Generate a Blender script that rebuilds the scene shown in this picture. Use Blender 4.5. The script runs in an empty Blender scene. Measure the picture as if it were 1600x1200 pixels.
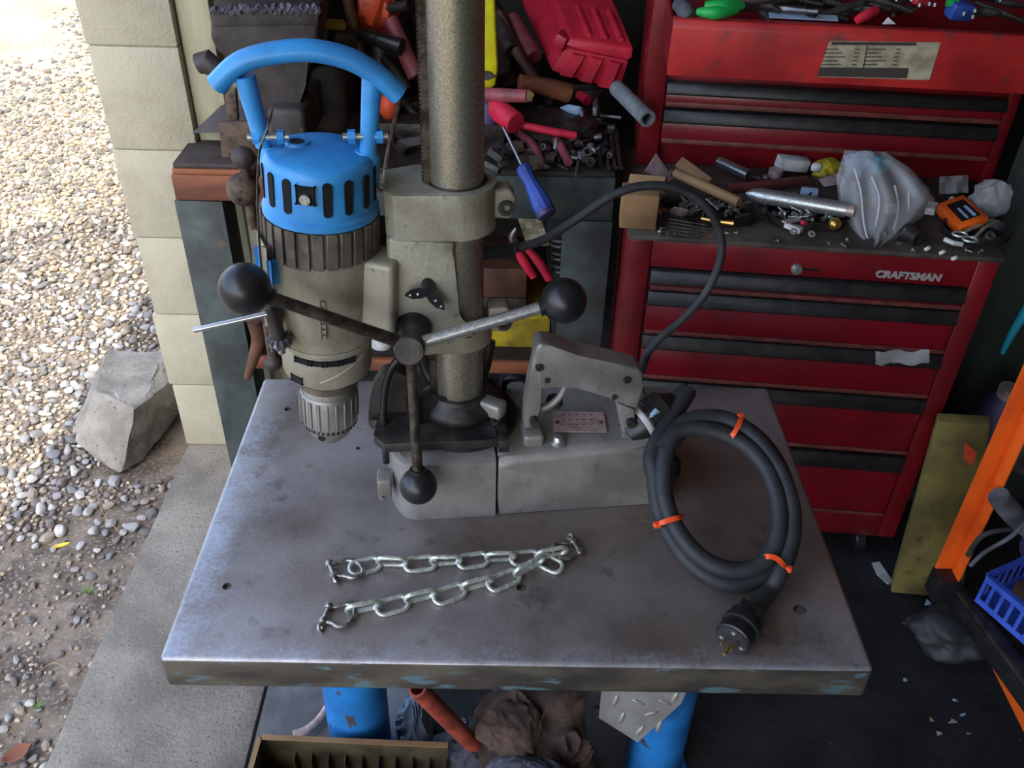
import bpy, bmesh, math, random
from mathutils import Vector, Matrix, Euler
random.seed(7)
PI = math.pi
sc = bpy.context.scene
col = sc.collection
# ------------------------------------------------------------------ camera
CAM = Vector((0, 0, 1.7538))
FPX = 1417.56
_p, _r, _y = 0.6360, -0.02885, 0.0160
def _basis():
    f = Vector((math.sin(_y)*math.cos(_p), math.cos(_y)*math.cos(_p), -math.sin(_p)))
    rt = Vector((math.cos(_y), -math.sin(_y), 0)); dn = f.cross(rt)
    c, s = math.cos(_r), math.sin(_r)
    return c*rt+s*dn, c*dn-s*rt, f
cR, cD, cF = _basis()
cam = bpy.data.objects.new('camera', bpy.data.cameras.new('camera'))
col.objects.link(cam)
cam.matrix_world = Matrix(((cR.x, -cD.x, -cF.x, CAM.x), (cR.y, -cD.y, -cF.y, CAM.y), (cR.z, -cD.z, -cF.z, CAM.z), (0, 0, 0, 1)))
cam.data.sensor_width = 36; cam.data.lens = FPX/1600*36; cam.data.clip_start = .02
sc.camera = cam
# ------------------------------------------------------------------ light
vs = sc.view_settings
vs.view_transform = 'Standard'; vs.look = 'None'; vs.gamma = 1; vs.use_curve_mapping = False
vs.exposure = 1.45
wd = bpy.data.worlds.new('sky'); sc.world = wd; wd.use_nodes = True
wn = wd.node_tree.nodes; wl = wd.node_tree.links
sky = wn.new('ShaderNodeTexSky'); sky.sky_type = 'NISHITA'; sky.sun_disc = False
sky.sun_elevation = math.radians(55); sky.sun_rotation = math.radians(180); sky.altitude = 50; sky.dust_density = 2.5
wl.new(sky.outputs[0], wn['Background'].inputs[0]); wn['Background'].inputs[1].default_value = 0.30
sl = bpy.data.lights.new('sun', 'SUN'); sl.energy = 2.4; sl.angle = .006; sl.color = (1, .93, .82)
so = bpy.data.objects.new('sun', sl); col.objects.link(so)
so.rotation_euler = Vector((-.09, .70, -1)).to_track_quat('-Z', 'Y').to_euler()
so.location = (0, -6, 9)

# ------------------------------------------------------------------ pixel -> place helpers (frame of 1600x1200)
class Fr:
    def __init__(s, loc=(0, 0, 0), yaw=0):
        s.loc = Vector(loc); s.yaw = yaw; s.m = Matrix.Rotation(-yaw, 3, 'Z')
    def at(s, px, py, x=None, y=None, z=None):
        v = s.m @ (cF + cR*((px-800)/FPX) + cD*((py-600)/FPX)); o = s.m @ (CAM - s.loc)
        i, t = (0, x) if x is not None else (1, y) if y is not None else (2, z)
        return o + v*((t-o[i])/v[i])
    def pl(s, px, py, p, n):
        v = s.m @ (cF + cR*((px-800)/FPX) + cD*((py-600)/FPX)); o = s.m @ (CAM - s.loc)
        return o + v*((Vector(p)-o).dot(n)/v.dot(n))
    def w(s, p): return s.m.transposed() @ Vector(p) + s.loc
W = Fr()

# ------------------------------------------------------------------ materials
MAT = {}
def lin(c):
    return tuple(((x/255)/12.92 if x <= 10.3 else ((x/255+.055)/1.055)**2.4) for x in c) + (1,)
def M(name, c, c2=None, sc_=25, lo=.4, hi=.6, rough=.5, metal=0, bump=0, bsc=None, c3=None, sc3=60, lo3=.6, hi3=.7,
      rnd=0, isl=0, trans=0, alpha=1, r2=None, stretch=(1, 1, 1), palette=None, emit=0, coat=0):
    m = bpy.data.materials.new(name); m.use_nodes = True; MAT[name] = m
    n = m.node_tree.nodes; l = m.node_tree.links; b = n['Principled BSDF']
    b.inputs['Roughness'].default_value = rough; b.inputs['Metallic'].default_value = metal
    if coat: b.inputs['Coat Weight'].default_value = coat
    tc = n.new('ShaderNodeTexCoord'); mp = n.new('ShaderNodeMapping'); mp.inputs['Scale'].default_value = stretch
    l.new(tc.outputs['Object'], mp.inputs[0])
    def noise(s, d=5, off=0):
        t = n.new('ShaderNodeTexNoise'); t.inputs['Scale'].default_value = s; t.inputs['Detail'].default_value = d
        t.inputs['Roughness'].default_value = .6; l.new(mp.outputs[0], t.inputs['Vector']); return t.outputs['Fac']
    def rng(s, a, z):
        r = n.new('ShaderNodeMapRange'); r.inputs[1].default_value = a; r.inputs[2].default_value = z; l.new(s, r.inputs[0]); return r.outputs[0]
    def mix(f, a, z):
        x = n.new('ShaderNodeMix'); x.data_type = 'RGBA'
        if hasattr(f, 'is_linked') or hasattr(f, 'links'): l.new(f, x.inputs[0])
        else: x.inputs[0].default_value = f
        for i, q in ((6, a), (7, z)):
            if isinstance(q, tuple): x.inputs[i].default_value = q
            else: l.new(q, x.inputs[i])
        return x.outputs[2]
    cur = lin(c)
    if palette:
        rp = n.new('ShaderNodeValToRGB'); rp.color_ramp.interpolation = 'CONSTANT'
        e = rp.color_ramp.elements
        while len(e) < len(palette): e.new(.5)
        for i, q in enumerate(palette): e[i].position = i/len(palette); e[i].color = lin(q)
        if isl: g = n.new('ShaderNodeNewGeometry'); l.new(g.outputs['Random Per Island'], rp.inputs[0])
        else: g = n.new('ShaderNodeObjectInfo'); l.new(g.outputs['Random'], rp.inputs[0])
        cur = rp.outputs[0]
        if c2:
            f = rng(noise(sc_), lo, hi); k = n.new('ShaderNodeMath'); k.operation = 'MULTIPLY'; k.inputs[1].default_value = .5
            l.new(f, k.inputs[0]); cur = mix(k.outputs[0], cur, lin(c2))
    elif c2:
        f = rng(noise(sc_), lo, hi); cur = mix(f, cur, lin(c2))
        if r2 is not None:
            q = n.new('ShaderNodeMapRange'); l.new(f, q.inputs[0]); q.inputs[3].default_value = rough; q.inputs[4].default_value = r2
            l.new(q.outputs[0], b.inputs['Roughness'])
    if c3: cur = mix(rng(noise(sc3, 8), lo3, hi3), cur, lin(c3))
    if rnd:
        g = n.new('ShaderNodeObjectInfo'); h = n.new('ShaderNodeHueSaturation')
        q = n.new('ShaderNodeMapRange'); l.new(g.outputs['Random'], q.inputs[0]); q.inputs[3].default_value = 1-rnd; q.inputs[4].default_value = 1+rnd
        l.new(q.outputs[0], h.inputs['Value'])
        if isinstance(cur, tuple): h.inputs['Color'].default_value = cur
        else: l.new(cur, h.inputs['Color'])
        cur = h.outputs[0]
    if isinstance(cur, tuple): b.inputs['Base Color'].default_value = cur
    else: l.new(cur, b.inputs['Base Color'])
    if bump:
        u = n.new('ShaderNodeBump'); u.inputs['Strength'].default_value = min(1, bump); u.inputs['Distance'].default_value = .004
        l.new(noise(bsc or sc_*3, 4), u.inputs['Height']); l.new(u.outputs[0], b.inputs['Normal'])
    if trans: b.inputs['Transmission Weight'].default_value = trans; b.inputs['IOR'].default_value = 1.1
    if alpha < 1: b.inputs['Alpha'].default_value = alpha
    if emit: b.inputs['Emission Color'].default_value = lin(c); b.inputs['Emission Strength'].default_value = emit
    return m

# ------------------------------------------------------------------ mesh builder
def catmull(p, k=6, closed=False):
    p = [Vector(q) for q in p]; n = len(p); out = []
    for i in range(n if closed else n-1):
        a, b, c, d = (p[(i-1) % n], p[i], p[(i+1) % n], p[(i+2) % n]) if closed else (p[max(i-1, 0)], p[i], p[i+1], p[min(i+2, n-1)])
        for j in range(k):
            t = j/k
            out.append(.5*((2*b)+(c-a)*t+(2*a-5*b+4*c-d)*t*t+(3*b-a-3*c+d)*t**3))
    if not closed: out.append(p[-1])
    return out
def perp(d):
    d = Vector(d).normalized(); a = Vector((0, 0, 1)) if abs(d.z) < .9 else Vector((1, 0, 0))
    u = a.cross(d).normalized(); return u, d.cross(u).normalized(), d
class MB:
    def __init__(s): s.b = bmesh.new()
    def _bev(s, vs, r, seg=2):
        if r > 0:
            ed = {e for v in vs for e in v.link_edges}
            bmesh.ops.bevel(s.b, geom=list(ed), offset=r, segments=seg, affect='EDGES', profile=.5, clamp_overlap=True)
    def box(s, c, d, rot=None, bev=0, seg=2):
        vs = bmesh.ops.create_cube(s.b, size=1)['verts']
        R = rot.to_matrix() if isinstance(rot, Euler) else Euler(rot).to_matrix() if isinstance(rot, (tuple, list)) else rot if rot else Matrix.Identity(3)
        for v in vs: v.co = R @ Vector((v.co.x*d[0], v.co.y*d[1], v.co.z*d[2])) + Vector(c)
        s._bev(vs, bev, seg); return s
    def bb(s, a, z, bev=0, seg=2):
        a, z = Vector(a), Vector(z); return s.box((a+z)/2, [abs(q) for q in (z-a)], None, bev, seg)
    def rings(s, rings, closed=False, cap=True):
        n = len(rings[0]); V = [[s.b.verts.new(p) for p in r] for r in rings]
        m = len(V)
        for i in range(m if closed else m-1):
            A, B = V[i], V[(i+1) % m]
            for j in range(n):
                k = (j+1) % n
                s.b.faces.new((A[j], A[k], B[k], B[j]))
        if cap and not closed:
            s.b.faces.new(V[0][::-1]); s.b.faces.new(V[-1])
        return s
    def lathe(s, prof, p0=(0, 0, 0), ax=(0, 0, 1), n=32, cap=True):
        u, v, d = perp(ax); p0 = Vector(p0)
        return s.rings([[p0+d*t+(u*math.cos(2*PI*j/n)+v*math.sin(2*PI*j/n))*max(r, 1e-4) for j in range(n)] for r, t in prof], cap=cap)
    def cyl(s, p0, p1, r0, r1=None, n=24, bev=0):
        p0, p1 = Vector(p0), Vector(p1); L = (p1-p0).length; r1 = r0 if r1 is None else r1
        pr = [(r0-bev, 0), (r0, bev), (r1, L-bev), (r1-bev, L)] if bev else [(r0, 0), (r1, L)]
        return s.lathe(pr, p0, p1-p0, n)
    def pipe(s, p0, p1, ro, ri, n=24, deep=None):
        p0, p1 = Vector(p0), Vector(p1); L = (p1-p0).length; dp = deep or L*.6
        return s.lathe([(ro, 0), (ro, L), (ri, L), (ri, L-dp)], p0, p1-p0, n)
    def tube(s, pts, r, n=10, closed=False, k=0, flat=None):
        pts = catmull(pts, k, closed) if k else [Vector(p) for p in pts]; m = len(pts)
        if isinstance(r, (list, tuple)):
            q = r; r = lambda t: q[min(int(t*(len(q)-1)), len(q)-2)]*(1-(t*(len(q)-1)-min(int(t*(len(q)-1)), len(q)-2))) + q[min(int(t*(len(q)-1)), len(q)-2)+1]*(t*(len(q)-1)-min(int(t*(len(q)-1)), len(q)-2))
        rf = r if callable(r) else (lambda t: r)
        rg = []; u = None
        for i in range(m):
            d = (pts[(i+1) % m]-pts[i-1]) if closed else (pts[min(i+1, m-1)]-pts[max(i-1, 0)])
            d.normalize()
            u = perp(d)[0] if u is None else (u-d*u.dot(d)).normalized()
            v = d.cross(u); ra = rf(i/max(1, m-1))
            rg.append([pts[i]+(u*math.cos(2*PI*j/n)+v*math.sin(2*PI*j/n))*ra for j in range(n)])
        return s.rings(rg, closed)
    def sph(s, c, r, n=24, sq=(1, 1, 1)):
        bmesh.ops.create_uvsphere(s.b, u_segments=n, v_segments=n//2, radius=1, matrix=Matrix.Translation(c) @ Matrix.Diagonal((r*sq[0], r*sq[1], r*sq[2], 1))); return s
    def prism(s, pts, off, bev=0, seg=2):
        """closed 3-d outline extruded by vector off"""
        off = Vector(off); A = [s.b.verts.new(Vector(p)) for p in pts]; B = [s.b.verts.new(Vector(p)+off) for p in pts]
        n = len(A); s.b.faces.new(A[::-1]); s.b.faces.new(B)
        for i in range(n): s.b.faces.new((A[i], A[(i+1) % n], B[(i+1) % n], B[i]))
        s._bev(A+B, bev, seg); return s
    def hull(s, pts, bev=0):
        vs = [s.b.verts.new(Vector(p)) for p in pts]
        r = bmesh.ops.convex_hull(s.b, input=vs)
        for v in [g for g in r['geom_interior'] if isinstance(g, bmesh.types.BMVert)]:
            if v.is_valid: s.b.verts.remove(v)
        if bev: s._bev([v for v in vs if v.is_valid], bev)
        return s
    def sheet(s, grid, th=0):
        R, C = len(grid), len(grid[0]); V = [[s.b.verts.new(Vector(p)) for p in r] for r in grid]
        for i in range(R-1):
            for j in range(C-1): s.b.faces.new((V[i][j], V[i][j+1], V[i+1][j+1], V[i+1][j]))
        if th:
            bmesh.ops.recalc_face_normals(s.b, faces=s.b.faces[:]); bmesh.ops.solidify(s.b, geom=s.b.faces[:], thickness=th)
        return s
    def xf(s, m):
        bmesh.ops.transform(s.b, matrix=m, verts=s.b.verts[:]); return s
SH = {}
def new_mesh(name, mb, mat, sharp=40):
    bmesh.ops.recalc_face_normals(mb.b, faces=mb.b.faces[:])
    me = bpy.data.meshes.new(name); mb.b.to_mesh(me); mb.b.free()
    me.polygons.foreach_set('use_smooth', [True]*len(me.polygons)); me.set_sharp_from_angle(angle=math.radians(sharp))
    if mat is not None: me.materials.append(MAT[mat] if isinstance(mat, str) else mat)
    return me
def tag(o, label=None, cat=None, group=None, kind=None):
    if label: o['label'] = label
    if cat: o['category'] = cat
    if group: o['group'] = group
    if kind: o['kind'] = kind
    return o
def thing(name, label, cat, loc=(0, 0, 0), fr=None, group=None):
    o = bpy.data.objects.new(name, None); col.objects.link(o); o.empty_display_size = .05
    if fr: o.location = fr.loc; o.rotation_euler = (0, 0, fr.yaw); SH[o.name] = Vector((0, 0, 0))
    else: o.location = loc; SH[o.name] = Vector(loc)
    return tag(o, label, cat, group)
def part(par, name, mb, mat, sharp=40, label=None, kind=None):
    mb.xf(Matrix.Translation(-SH[par.name]))
    o = bpy.data.objects.new(name, new_mesh(name, mb, mat, sharp)); col.objects.link(o); o.parent = par; SH[o.name] = SH[par.name]
    return tag(o, label, None, None, kind)
def one(name, mb, mat, label=None, cat=None, group=None, kind=None, sharp=40, fr=None, loc=None):
    vs = mb.b.verts
    if fr: mb.xf(Matrix.Translation(fr.loc) @ Matrix.Rotation(fr.yaw, 4, 'Z'))
    if loc is None:
        xs = [v.co.x for v in vs]; ys = [v.co.y for v in vs]; zs = [v.co.z for v in vs]
        loc = Vector(((min(xs)+max(xs))/2, (min(ys)+max(ys))/2, min(zs)))
    loc = Vector(loc); mb.xf(Matrix.Translation(-loc))
    o = bpy.data.objects.new(name, new_mesh(name, mb, mat, sharp)); col.objects.link(o); o.location = loc; SH[o.name] = loc
    return tag(o, label, cat, group, kind)
def struct(name, mb, mat, sharp=40, label=None): return one(name, mb, mat, label, None, None, 'structure', sharp)
def copy_tree(o, parent=None):
    c = o.copy(); col.objects.link(c); c.parent = parent; SH[c.name] = SH.get(o.name, Vector())
    for ch in list(o.children): copy_tree(ch, c)
    return c
def jit(a): return random.uniform(-a, a)
def hexn(mb, c, ax, r, h):
    mb.lathe([(r, 0), (r, h)], c, ax, 6); return mb
def wire(mb, pts, r=.001, n=6): return mb.tube(pts, r, n)
# ------------------------------------------------------------------ palette
M('gravel', (150, 145, 138), (90, 86, 82), sc_=40, rough=.85, isl=1, palette=[(146, 140, 130), (112, 108, 104), (166, 156, 140), (92, 88, 84), (156, 138, 114), (178, 168, 150), (126, 120, 113), (108, 98, 86), (140, 126, 106), (184, 174, 156)], lo=.4, hi=.75)
M('pebble', (150, 145, 138), (90, 86, 82), sc_=40, rough=.85, palette=[(146, 146, 146), (118, 118, 120), (168, 165, 160), (98, 96, 95), (150, 138, 124), (180, 178, 174), (130, 128, 128), (112, 104, 98)], lo=.4, hi=.75)
M('dirt', (122, 110, 96), (74, 66, 58), sc_=9, rough=.95, bump=1, bsc=60, c3=(140, 132, 120), sc3=90, lo3=.55, hi3=.62)
M('drive', (170, 152, 124), (138, 124, 102), sc_=2.2, rough=.95, bump=1, bsc=50, c3=(104, 98, 90), sc3=38, lo3=.56, hi3=.66)
M('curb', (142, 134, 120), (112, 105, 94), sc_=6, rough=.9, bump=.8, bsc=120, c3=(90, 84, 76), sc3=140, lo3=.58, hi3=.66)
M('slab', (104, 104, 104), (70, 70, 71), sc_=5, rough=.75, bump=.4, bsc=60)
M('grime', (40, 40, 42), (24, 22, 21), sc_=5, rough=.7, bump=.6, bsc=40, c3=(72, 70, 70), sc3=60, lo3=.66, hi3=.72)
M('block', (172, 165, 142), (160, 153, 130), sc_=6, rough=.7, bump=.55, bsc=130, c3=(120, 110, 92), sc3=70, lo3=.75, hi3=.8)
M('mortar', (164, 157, 134), rough=.8)
M('jamb', (172, 168, 138), (148, 143, 116), sc_=14, rough=.6, stretch=(1, 1, .15))
M('rock', (148, 142, 130), (116, 110, 100), sc_=9, rough=.92, bump=1, bsc=70, c3=(84, 80, 74), sc3=80, lo3=.6, hi3=.68)
M('roofing', (205, 202, 196), rough=.9)
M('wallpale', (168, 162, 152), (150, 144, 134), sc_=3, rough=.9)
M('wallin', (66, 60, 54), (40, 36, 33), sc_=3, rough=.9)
M('tabletop', (164, 156, 152), (112, 103, 98), sc_=6, lo=.36, hi=.66, rough=.36, metal=.5, bump=.10, bsc=160, c3=(78, 70, 66), sc3=18, lo3=.58, hi3=.76, r2=.48)
M('apron', (92, 84, 72), (56, 50, 45), sc_=11, rough=.6, metal=.2, c3=(90, 114, 120), sc3=26, lo3=.57, hi3=.62, stretch=(.5, 1, 1.5))
M('bluepaint', (58, 150, 216), (54, 132, 196), sc_=18, rough=.38, c3=(120, 120, 112), sc3=90, lo3=.73, hi3=.76, bump=.1, bsc=60)
M('legblue', (34, 120, 190), (28, 92, 150), sc_=9, rough=.5, c3=(74, 60, 54), sc3=22, lo3=.64, hi3=.68)
M('casting', (160, 155, 138), (134, 127, 108), sc_=12, rough=.48, metal=.25, bump=.25, bsc=160, c3=(90, 80, 66), sc3=55, lo3=.64, hi3=.72)
M('magnet', (150, 146, 140), (126, 121, 114), sc_=11, rough=.42, metal=.35, bump=.2, bsc=120, c3=(66, 58, 52), sc3=45, lo3=.66, hi3=.74)
M('fins', (112, 104, 94), (78, 70, 62), sc_=30, rough=.5, metal=.3)
M('column', (176, 170, 152), (128, 119, 100), sc_=420, lo=.40, hi=.66, rough=.32, metal=.8, r2=.46, bump=.06, bsc=400)
M('black', (26, 26, 28), (34, 33, 33), sc_=20, rough=.34)
M('rubber', (34, 35, 38), (46, 47, 49), sc_=30, rough=.6, bump=.1)
M('darksteel', (70, 66, 63), (46, 42, 40), sc_=30, rough=.45, metal=.5, bump=.2)
M('hole', (6, 6, 6), rough=.9)
M('rodworn', (98, 88, 78), (56, 48, 42), sc_=60, rough=.4, metal=.7, bump=.2)
M('zincrod', (196, 200, 198), (160, 158, 150), sc_=260, rough=.34, metal=.8)
M('zinc', (214, 220, 208), (180, 182, 170), sc_=120, rough=.32, metal=.6)
M('shackle', (172, 168, 160), (120, 112, 104), sc_=120, rough=.32, metal=.85)
M('chrome', (190, 194, 196), rough=.2, metal=.95)
M('steel', (128, 128, 128), (92, 90, 88), sc_=40, rough=.38, metal=.75, rnd=.25)
M('oldsteel', (74, 68, 64), (44, 38, 36), sc_=30, rough=.5, metal=.5, rnd=.25, bump=.3)
M('plate', (204, 180, 172), (170, 148, 140), sc_=60, rough=.4, metal=.4)
M('plateink', (96, 60, 62), rough=.6)
M('tie', (244, 84, 34), rough=.4)
M('brass', (196, 160, 84), rough=.3, metal=.9)
M('viseiron', (66, 60, 60), (48, 42, 40), sc_=14, rough=.6, metal=.3, bump=.4, bsc=70, c3=(98, 88, 80), sc3=40, lo3=.64, hi3=.74)
M('rusty', (96, 80, 66), (64, 50, 42), sc_=40, rough=.7, metal=.3, bump=.5, c3=(40, 32, 28), sc3=80, lo3=.6, hi3=.66)
M('benchsteel', (74, 84, 82), (54, 58, 56), sc_=9, rough=.55, metal=.25, c3=(98, 74, 58), sc3=13, lo3=.62, hi3=.72, bump=.2)
M('benchtop', (58, 50, 47), (40, 34, 32), sc_=12, rough=.65, metal=.2, bump=.4, c3=(96, 76, 60), sc3=30, lo3=.66, hi3=.72)
M('woodred', (138, 80, 48), (92, 50, 32), sc_=10, rough=.7, bump=.4, stretch=(.25, 1, 1))
M('wood', (150, 116, 76), (112, 82, 52), sc_=12, rough=.65, stretch=(.3, .3, 1), rnd=.15)
M('wooddark', (98, 62, 42), (66, 42, 30), sc_=14, rough=.6, rnd=.2)
M('chestred', (126, 16, 25), (100, 13, 20), sc_=5, rough=.36, c3=(76, 22, 22), sc3=24, lo3=.66, hi3=.78, coat=.2)
M('drawerred', (124, 11, 29), (106, 9, 24), sc_=6, rough=.36, c3=(84, 20, 22), sc3=30, lo3=.7, hi3=.8, coat=.2)
M('drawerworn', (190, 44, 42), (150, 30, 32), sc_=7, rough=.45, c3=(92, 60, 56), sc3=17, lo3=.57, hi3=.7)
M('trimblack', (30, 29, 30), (48, 46, 45), sc_=40, rough=.45, metal=.2)
M('railred', (118, 56, 50), (88, 44, 40), sc_=30, rough=.5)
M('chesttop', (84, 74, 64), (56, 48, 42), sc_=16, rough=.7, c3=(120, 84, 56), sc3=28, lo3=.66, hi3=.72)
M('emblem', (196, 194, 188), rough=.35, metal=.5)
M('paper', (176, 166, 140), (140, 130, 106), sc_=30, rough=.8)
M('ink', (58, 52, 46), rough=.8)
M('redplastic', (214, 44, 66), (190, 34, 56), sc_=14, rough=.42, c3=(120, 40, 44), sc3=40, lo3=.66, hi3=.76)
M('redcasetop', (206, 50, 66), (120, 44, 50), sc_=16, lo=.4, hi=.62, rough=.5)
M('redgrip', (206, 40, 66), (180, 34, 56), sc_=30, rough=.45, rnd=.2)
M('pinkgrip', (150, 72, 78), (116, 56, 62), sc_=30, rough=.55, rnd=.2)
M('yellow', (226, 214, 10), (200, 186, 20), sc_=20, rough=.5, c3=(120, 110, 30), sc3=60, lo3=.7, hi3=.74)
M('yellowold', (186, 160, 30), (140, 118, 30), sc_=12, rough=.7, c3=(90, 74, 30), sc3=40, lo3=.62, hi3=.7)
M('orange', (238, 100, 26), (214, 84, 24), sc_=10, rough=.45, c3=(120, 76, 50), sc3=40, lo3=.68, hi3=.72)
M('orangered', (226, 84, 44), (180, 66, 40), sc_=14, rough=.5)
M('bluegrip', (52, 84, 170), (40, 64, 140), sc_=24, rough=.4)
M('green', (28, 168, 74), rough=.45)
M('cyan', (40, 170, 196), rough=.5)
M('bluebasket', (66, 98, 200), (52, 80, 176), sc_=20, rough=.4)
M('purple', (70, 66, 104), (56, 52, 84), sc_=20, rough=.5)
M('cardboard', (158, 122, 82), (132, 100, 66), sc_=12, rough=.85, rnd=.1)
M('white', (214, 210, 204), (170, 168, 164), sc_=20, rough=.6)
M('bluewhite', (150, 176, 200), rough=.5)
M('film', (196, 194, 194), rough=.22, alpha=.36)
M('filmcrease', (206, 204, 202), rough=.3, alpha=.7)
M('galv', (158, 166, 172), (132, 138, 142), sc_=60, rough=.4, metal=.4)
M('ragbrown', (86, 66, 53), (58, 43, 36), sc_=16, rough=.95, bump=.6, bsc=120)
M('raggrey', (92, 92, 100), (62, 60, 66), sc_=20, rough=.95, bump=.8, bsc=140)
M('redpipe', (176, 78, 56), (130, 56, 42), sc_=30, rough=.55)
M('greenpot', (104, 140, 96), (84, 116, 80), sc_=12, rough=.5)
M('greenwood', (54, 62, 52), (36, 42, 36), sc_=8, rough=.75, stretch=(1, 1, .2), bump=.3)
M('yellowboard', (120, 106, 52), (90, 78, 40), sc_=8, rough=.8, c3=(70, 60, 34), sc3=30, lo3=.6, hi3=.68)
M('traymetal', (104, 92, 66), (70, 60, 44), sc_=14, rough=.5, metal=.4)
M('leaf', (206, 178, 50), rough=.7)
M('leafbrown', (110, 66, 46), rough=.8)
M('twig', (150, 122, 92), rough=.9)
M('grass', (96, 134, 58), rough=.8)
M('bolts', (150, 146, 138), rough=.38, metal=.75, rnd=.35)
M('bluecloth', (150, 170, 190), (110, 128, 150), sc_=16, rough=.8)

def table_wear_sheen():
    # scuffed steel: its sheen painted pale along the left and front edges, long fine scratches, brown mottling
    m = MAT['tabletop']; n = m.node_tree.nodes; l = m.node_tree.links; b = n['Principled BSDF']
    base = b.inputs['Base Color'].links[0].from_socket
    tc = n.new('ShaderNodeTexCoord'); sx = n.new('ShaderNodeSeparateXYZ'); l.new(tc.outputs['Object'], sx.inputs[0])
    def nd(op, a, c):
        k = n.new('ShaderNodeMath'); k.operation = op
        for i, q in enumerate((a, c)):
            if isinstance(q, (int, float)): k.inputs[i].default_value = q
            else: l.new(q, k.inputs[i])
        return k.outputs[0]
    def ramp(s, a, z, o0=0, o1=1):
        r = n.new('ShaderNodeMapRange'); l.new(s, r.inputs[0])
        for i, q in enumerate((a, z, o0, o1)): r.inputs[i+1].default_value = q
        return r.outputs[0]
    def noi(s, st=(1, 1, 1), rot=0, det=8, ro=.7):
        mp = n.new('ShaderNodeMapping'); mp.inputs['Scale'].default_value = st; mp.inputs['Rotation'].default_value = (0, 0, rot); l.new(tc.outputs['Object'], mp.inputs[0])
        t = n.new('ShaderNodeTexNoise'); t.inputs['Scale'].default_value = s; t.inputs['Detail'].default_value = det; t.inputs['Roughness'].default_value = ro; l.new(mp.outputs[0], t.inputs['Vector']); return t.outputs['Fac']
    def mixc(f, a, c):
        x = n.new('ShaderNodeMix'); x.data_type = 'RGBA'; l.new(f, x.inputs[0]); l.new(a, x.inputs[6])
        x.inputs[7].default_value = lin(c); return x.outputs[2]
    brown = nd('MULTIPLY', ramp(noi(3.2, det=3, ro=.5), .42, .62), .55); cur = mixc(brown, base, (122, 102, 86))
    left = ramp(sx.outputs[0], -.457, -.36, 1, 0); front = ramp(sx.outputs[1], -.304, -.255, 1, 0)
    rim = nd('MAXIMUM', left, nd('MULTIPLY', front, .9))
    scuff_sheen = ramp(nd('ADD', nd('MULTIPLY', nd('ADD', noi(22), noi(150)), .5), nd('MULTIPLY', rim, .24)), .60, .80)
    cur = mixc(nd('MULTIPLY', scuff_sheen, .7), cur, (176, 179, 188))
    scr = nd('MAXIMUM', ramp(noi(14, (.12, 3, 1), .55, 4), .69, .73), ramp(noi(12, (.14, 3, 1), -.9, 4), .70, .74))
    cur = mixc(nd('MULTIPLY', scr, .4), cur, (170, 172, 178))
    l.new(cur, b.inputs['Base Color'])
table_wear_sheen()

# ------------------------------------------------------------------ setting
# gravel yard left of the building
yb = MB(); yb.bb((-9, -6, -.20), (-.915, 14, -.045)); struct('ground', yb, 'dirt')
dv = MB()
# pale packed drive beyond the pebbles: a low crowned strip
rows = []
for i in range(9):
    y = 3.3+i*1.3
    rows.append([(x, y, -.0452+.003*min(1, i/2)+.0006*math.sin(x*3+y)) for x in [-9+j*.62 for j in range(14)]])
dv.sheet(rows); tag(one('gravel_drive', dv, 'drive', kind='structure'))
fl = MB(); fl.bb((-.505, -4, -.12), (4, 6, 0), .004); struct('floor', fl, 'slab')
cu = MB(); cu.bb((-.915, -4, -.14), (-.509, 2.6, .004), .006); struct('trim_1', cu, 'curb')
# thin dark skin: grimy workshop floor, extended under the table to darken it
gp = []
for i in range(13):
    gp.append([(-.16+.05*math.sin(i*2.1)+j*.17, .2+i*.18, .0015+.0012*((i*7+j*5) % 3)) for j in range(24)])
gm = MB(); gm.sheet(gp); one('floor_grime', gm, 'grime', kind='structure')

# block wall seen end-on
WX0, WX1, WY = -.918, -.722, 2.04
body = MB(); body.bb((WX0+.006, WY+.006, 0), (WX1-.006, 5.5, 2.7)); wl_ = struct('wall_left', body, 'mortar')
zs = [0.004, .222, .454, .68, .91, 1.148, 1.38, 1.61, 1.84, 2.07, 2.30, 2.53, 2.7]
for i in range(len(zs)-1):
    for k in range(3):
        y0 = WY+k*.42+(0 if k == 0 else (-.21 if i % 2 else 0)); y1 = WY+(k+1)*.42-(.21 if i % 2 and k < 2 else 0) - .004
        j = jit(.003)
        b = MB(); b.bb((WX0+j-(.006 if i % 2 else 0), y0+jit(.001), zs[i]+.0012), (WX1, y1, zs[i+1]-.0012), .0035)
        part(wl_, 'concrete_block', b, 'block')
jb = MB(); jb.bb((-.718, 2.06, .004), (-.645, 2.16, 2.7), .003); jb.bb((-.645, 2.09, .004), (-.60, 2.16, 2.7), .003); struct('trim_2', jb, 'jamb')
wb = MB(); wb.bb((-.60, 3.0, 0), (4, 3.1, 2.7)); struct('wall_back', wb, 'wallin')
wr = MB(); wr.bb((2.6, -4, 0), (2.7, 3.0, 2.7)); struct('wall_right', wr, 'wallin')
wf = MB(); wf.bb((.1, -2.3, 0), (4, -2.2, 2.7)); struct('wall_sky_blocker', wf, 'wallpale')  # unseen wall, added behind the camera to hold back sky light
rf = MB(); rf.bb((-1.085, -6, 2.70), (4, 6, 2.78)); struct('ceiling', rf, 'roofing')

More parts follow.
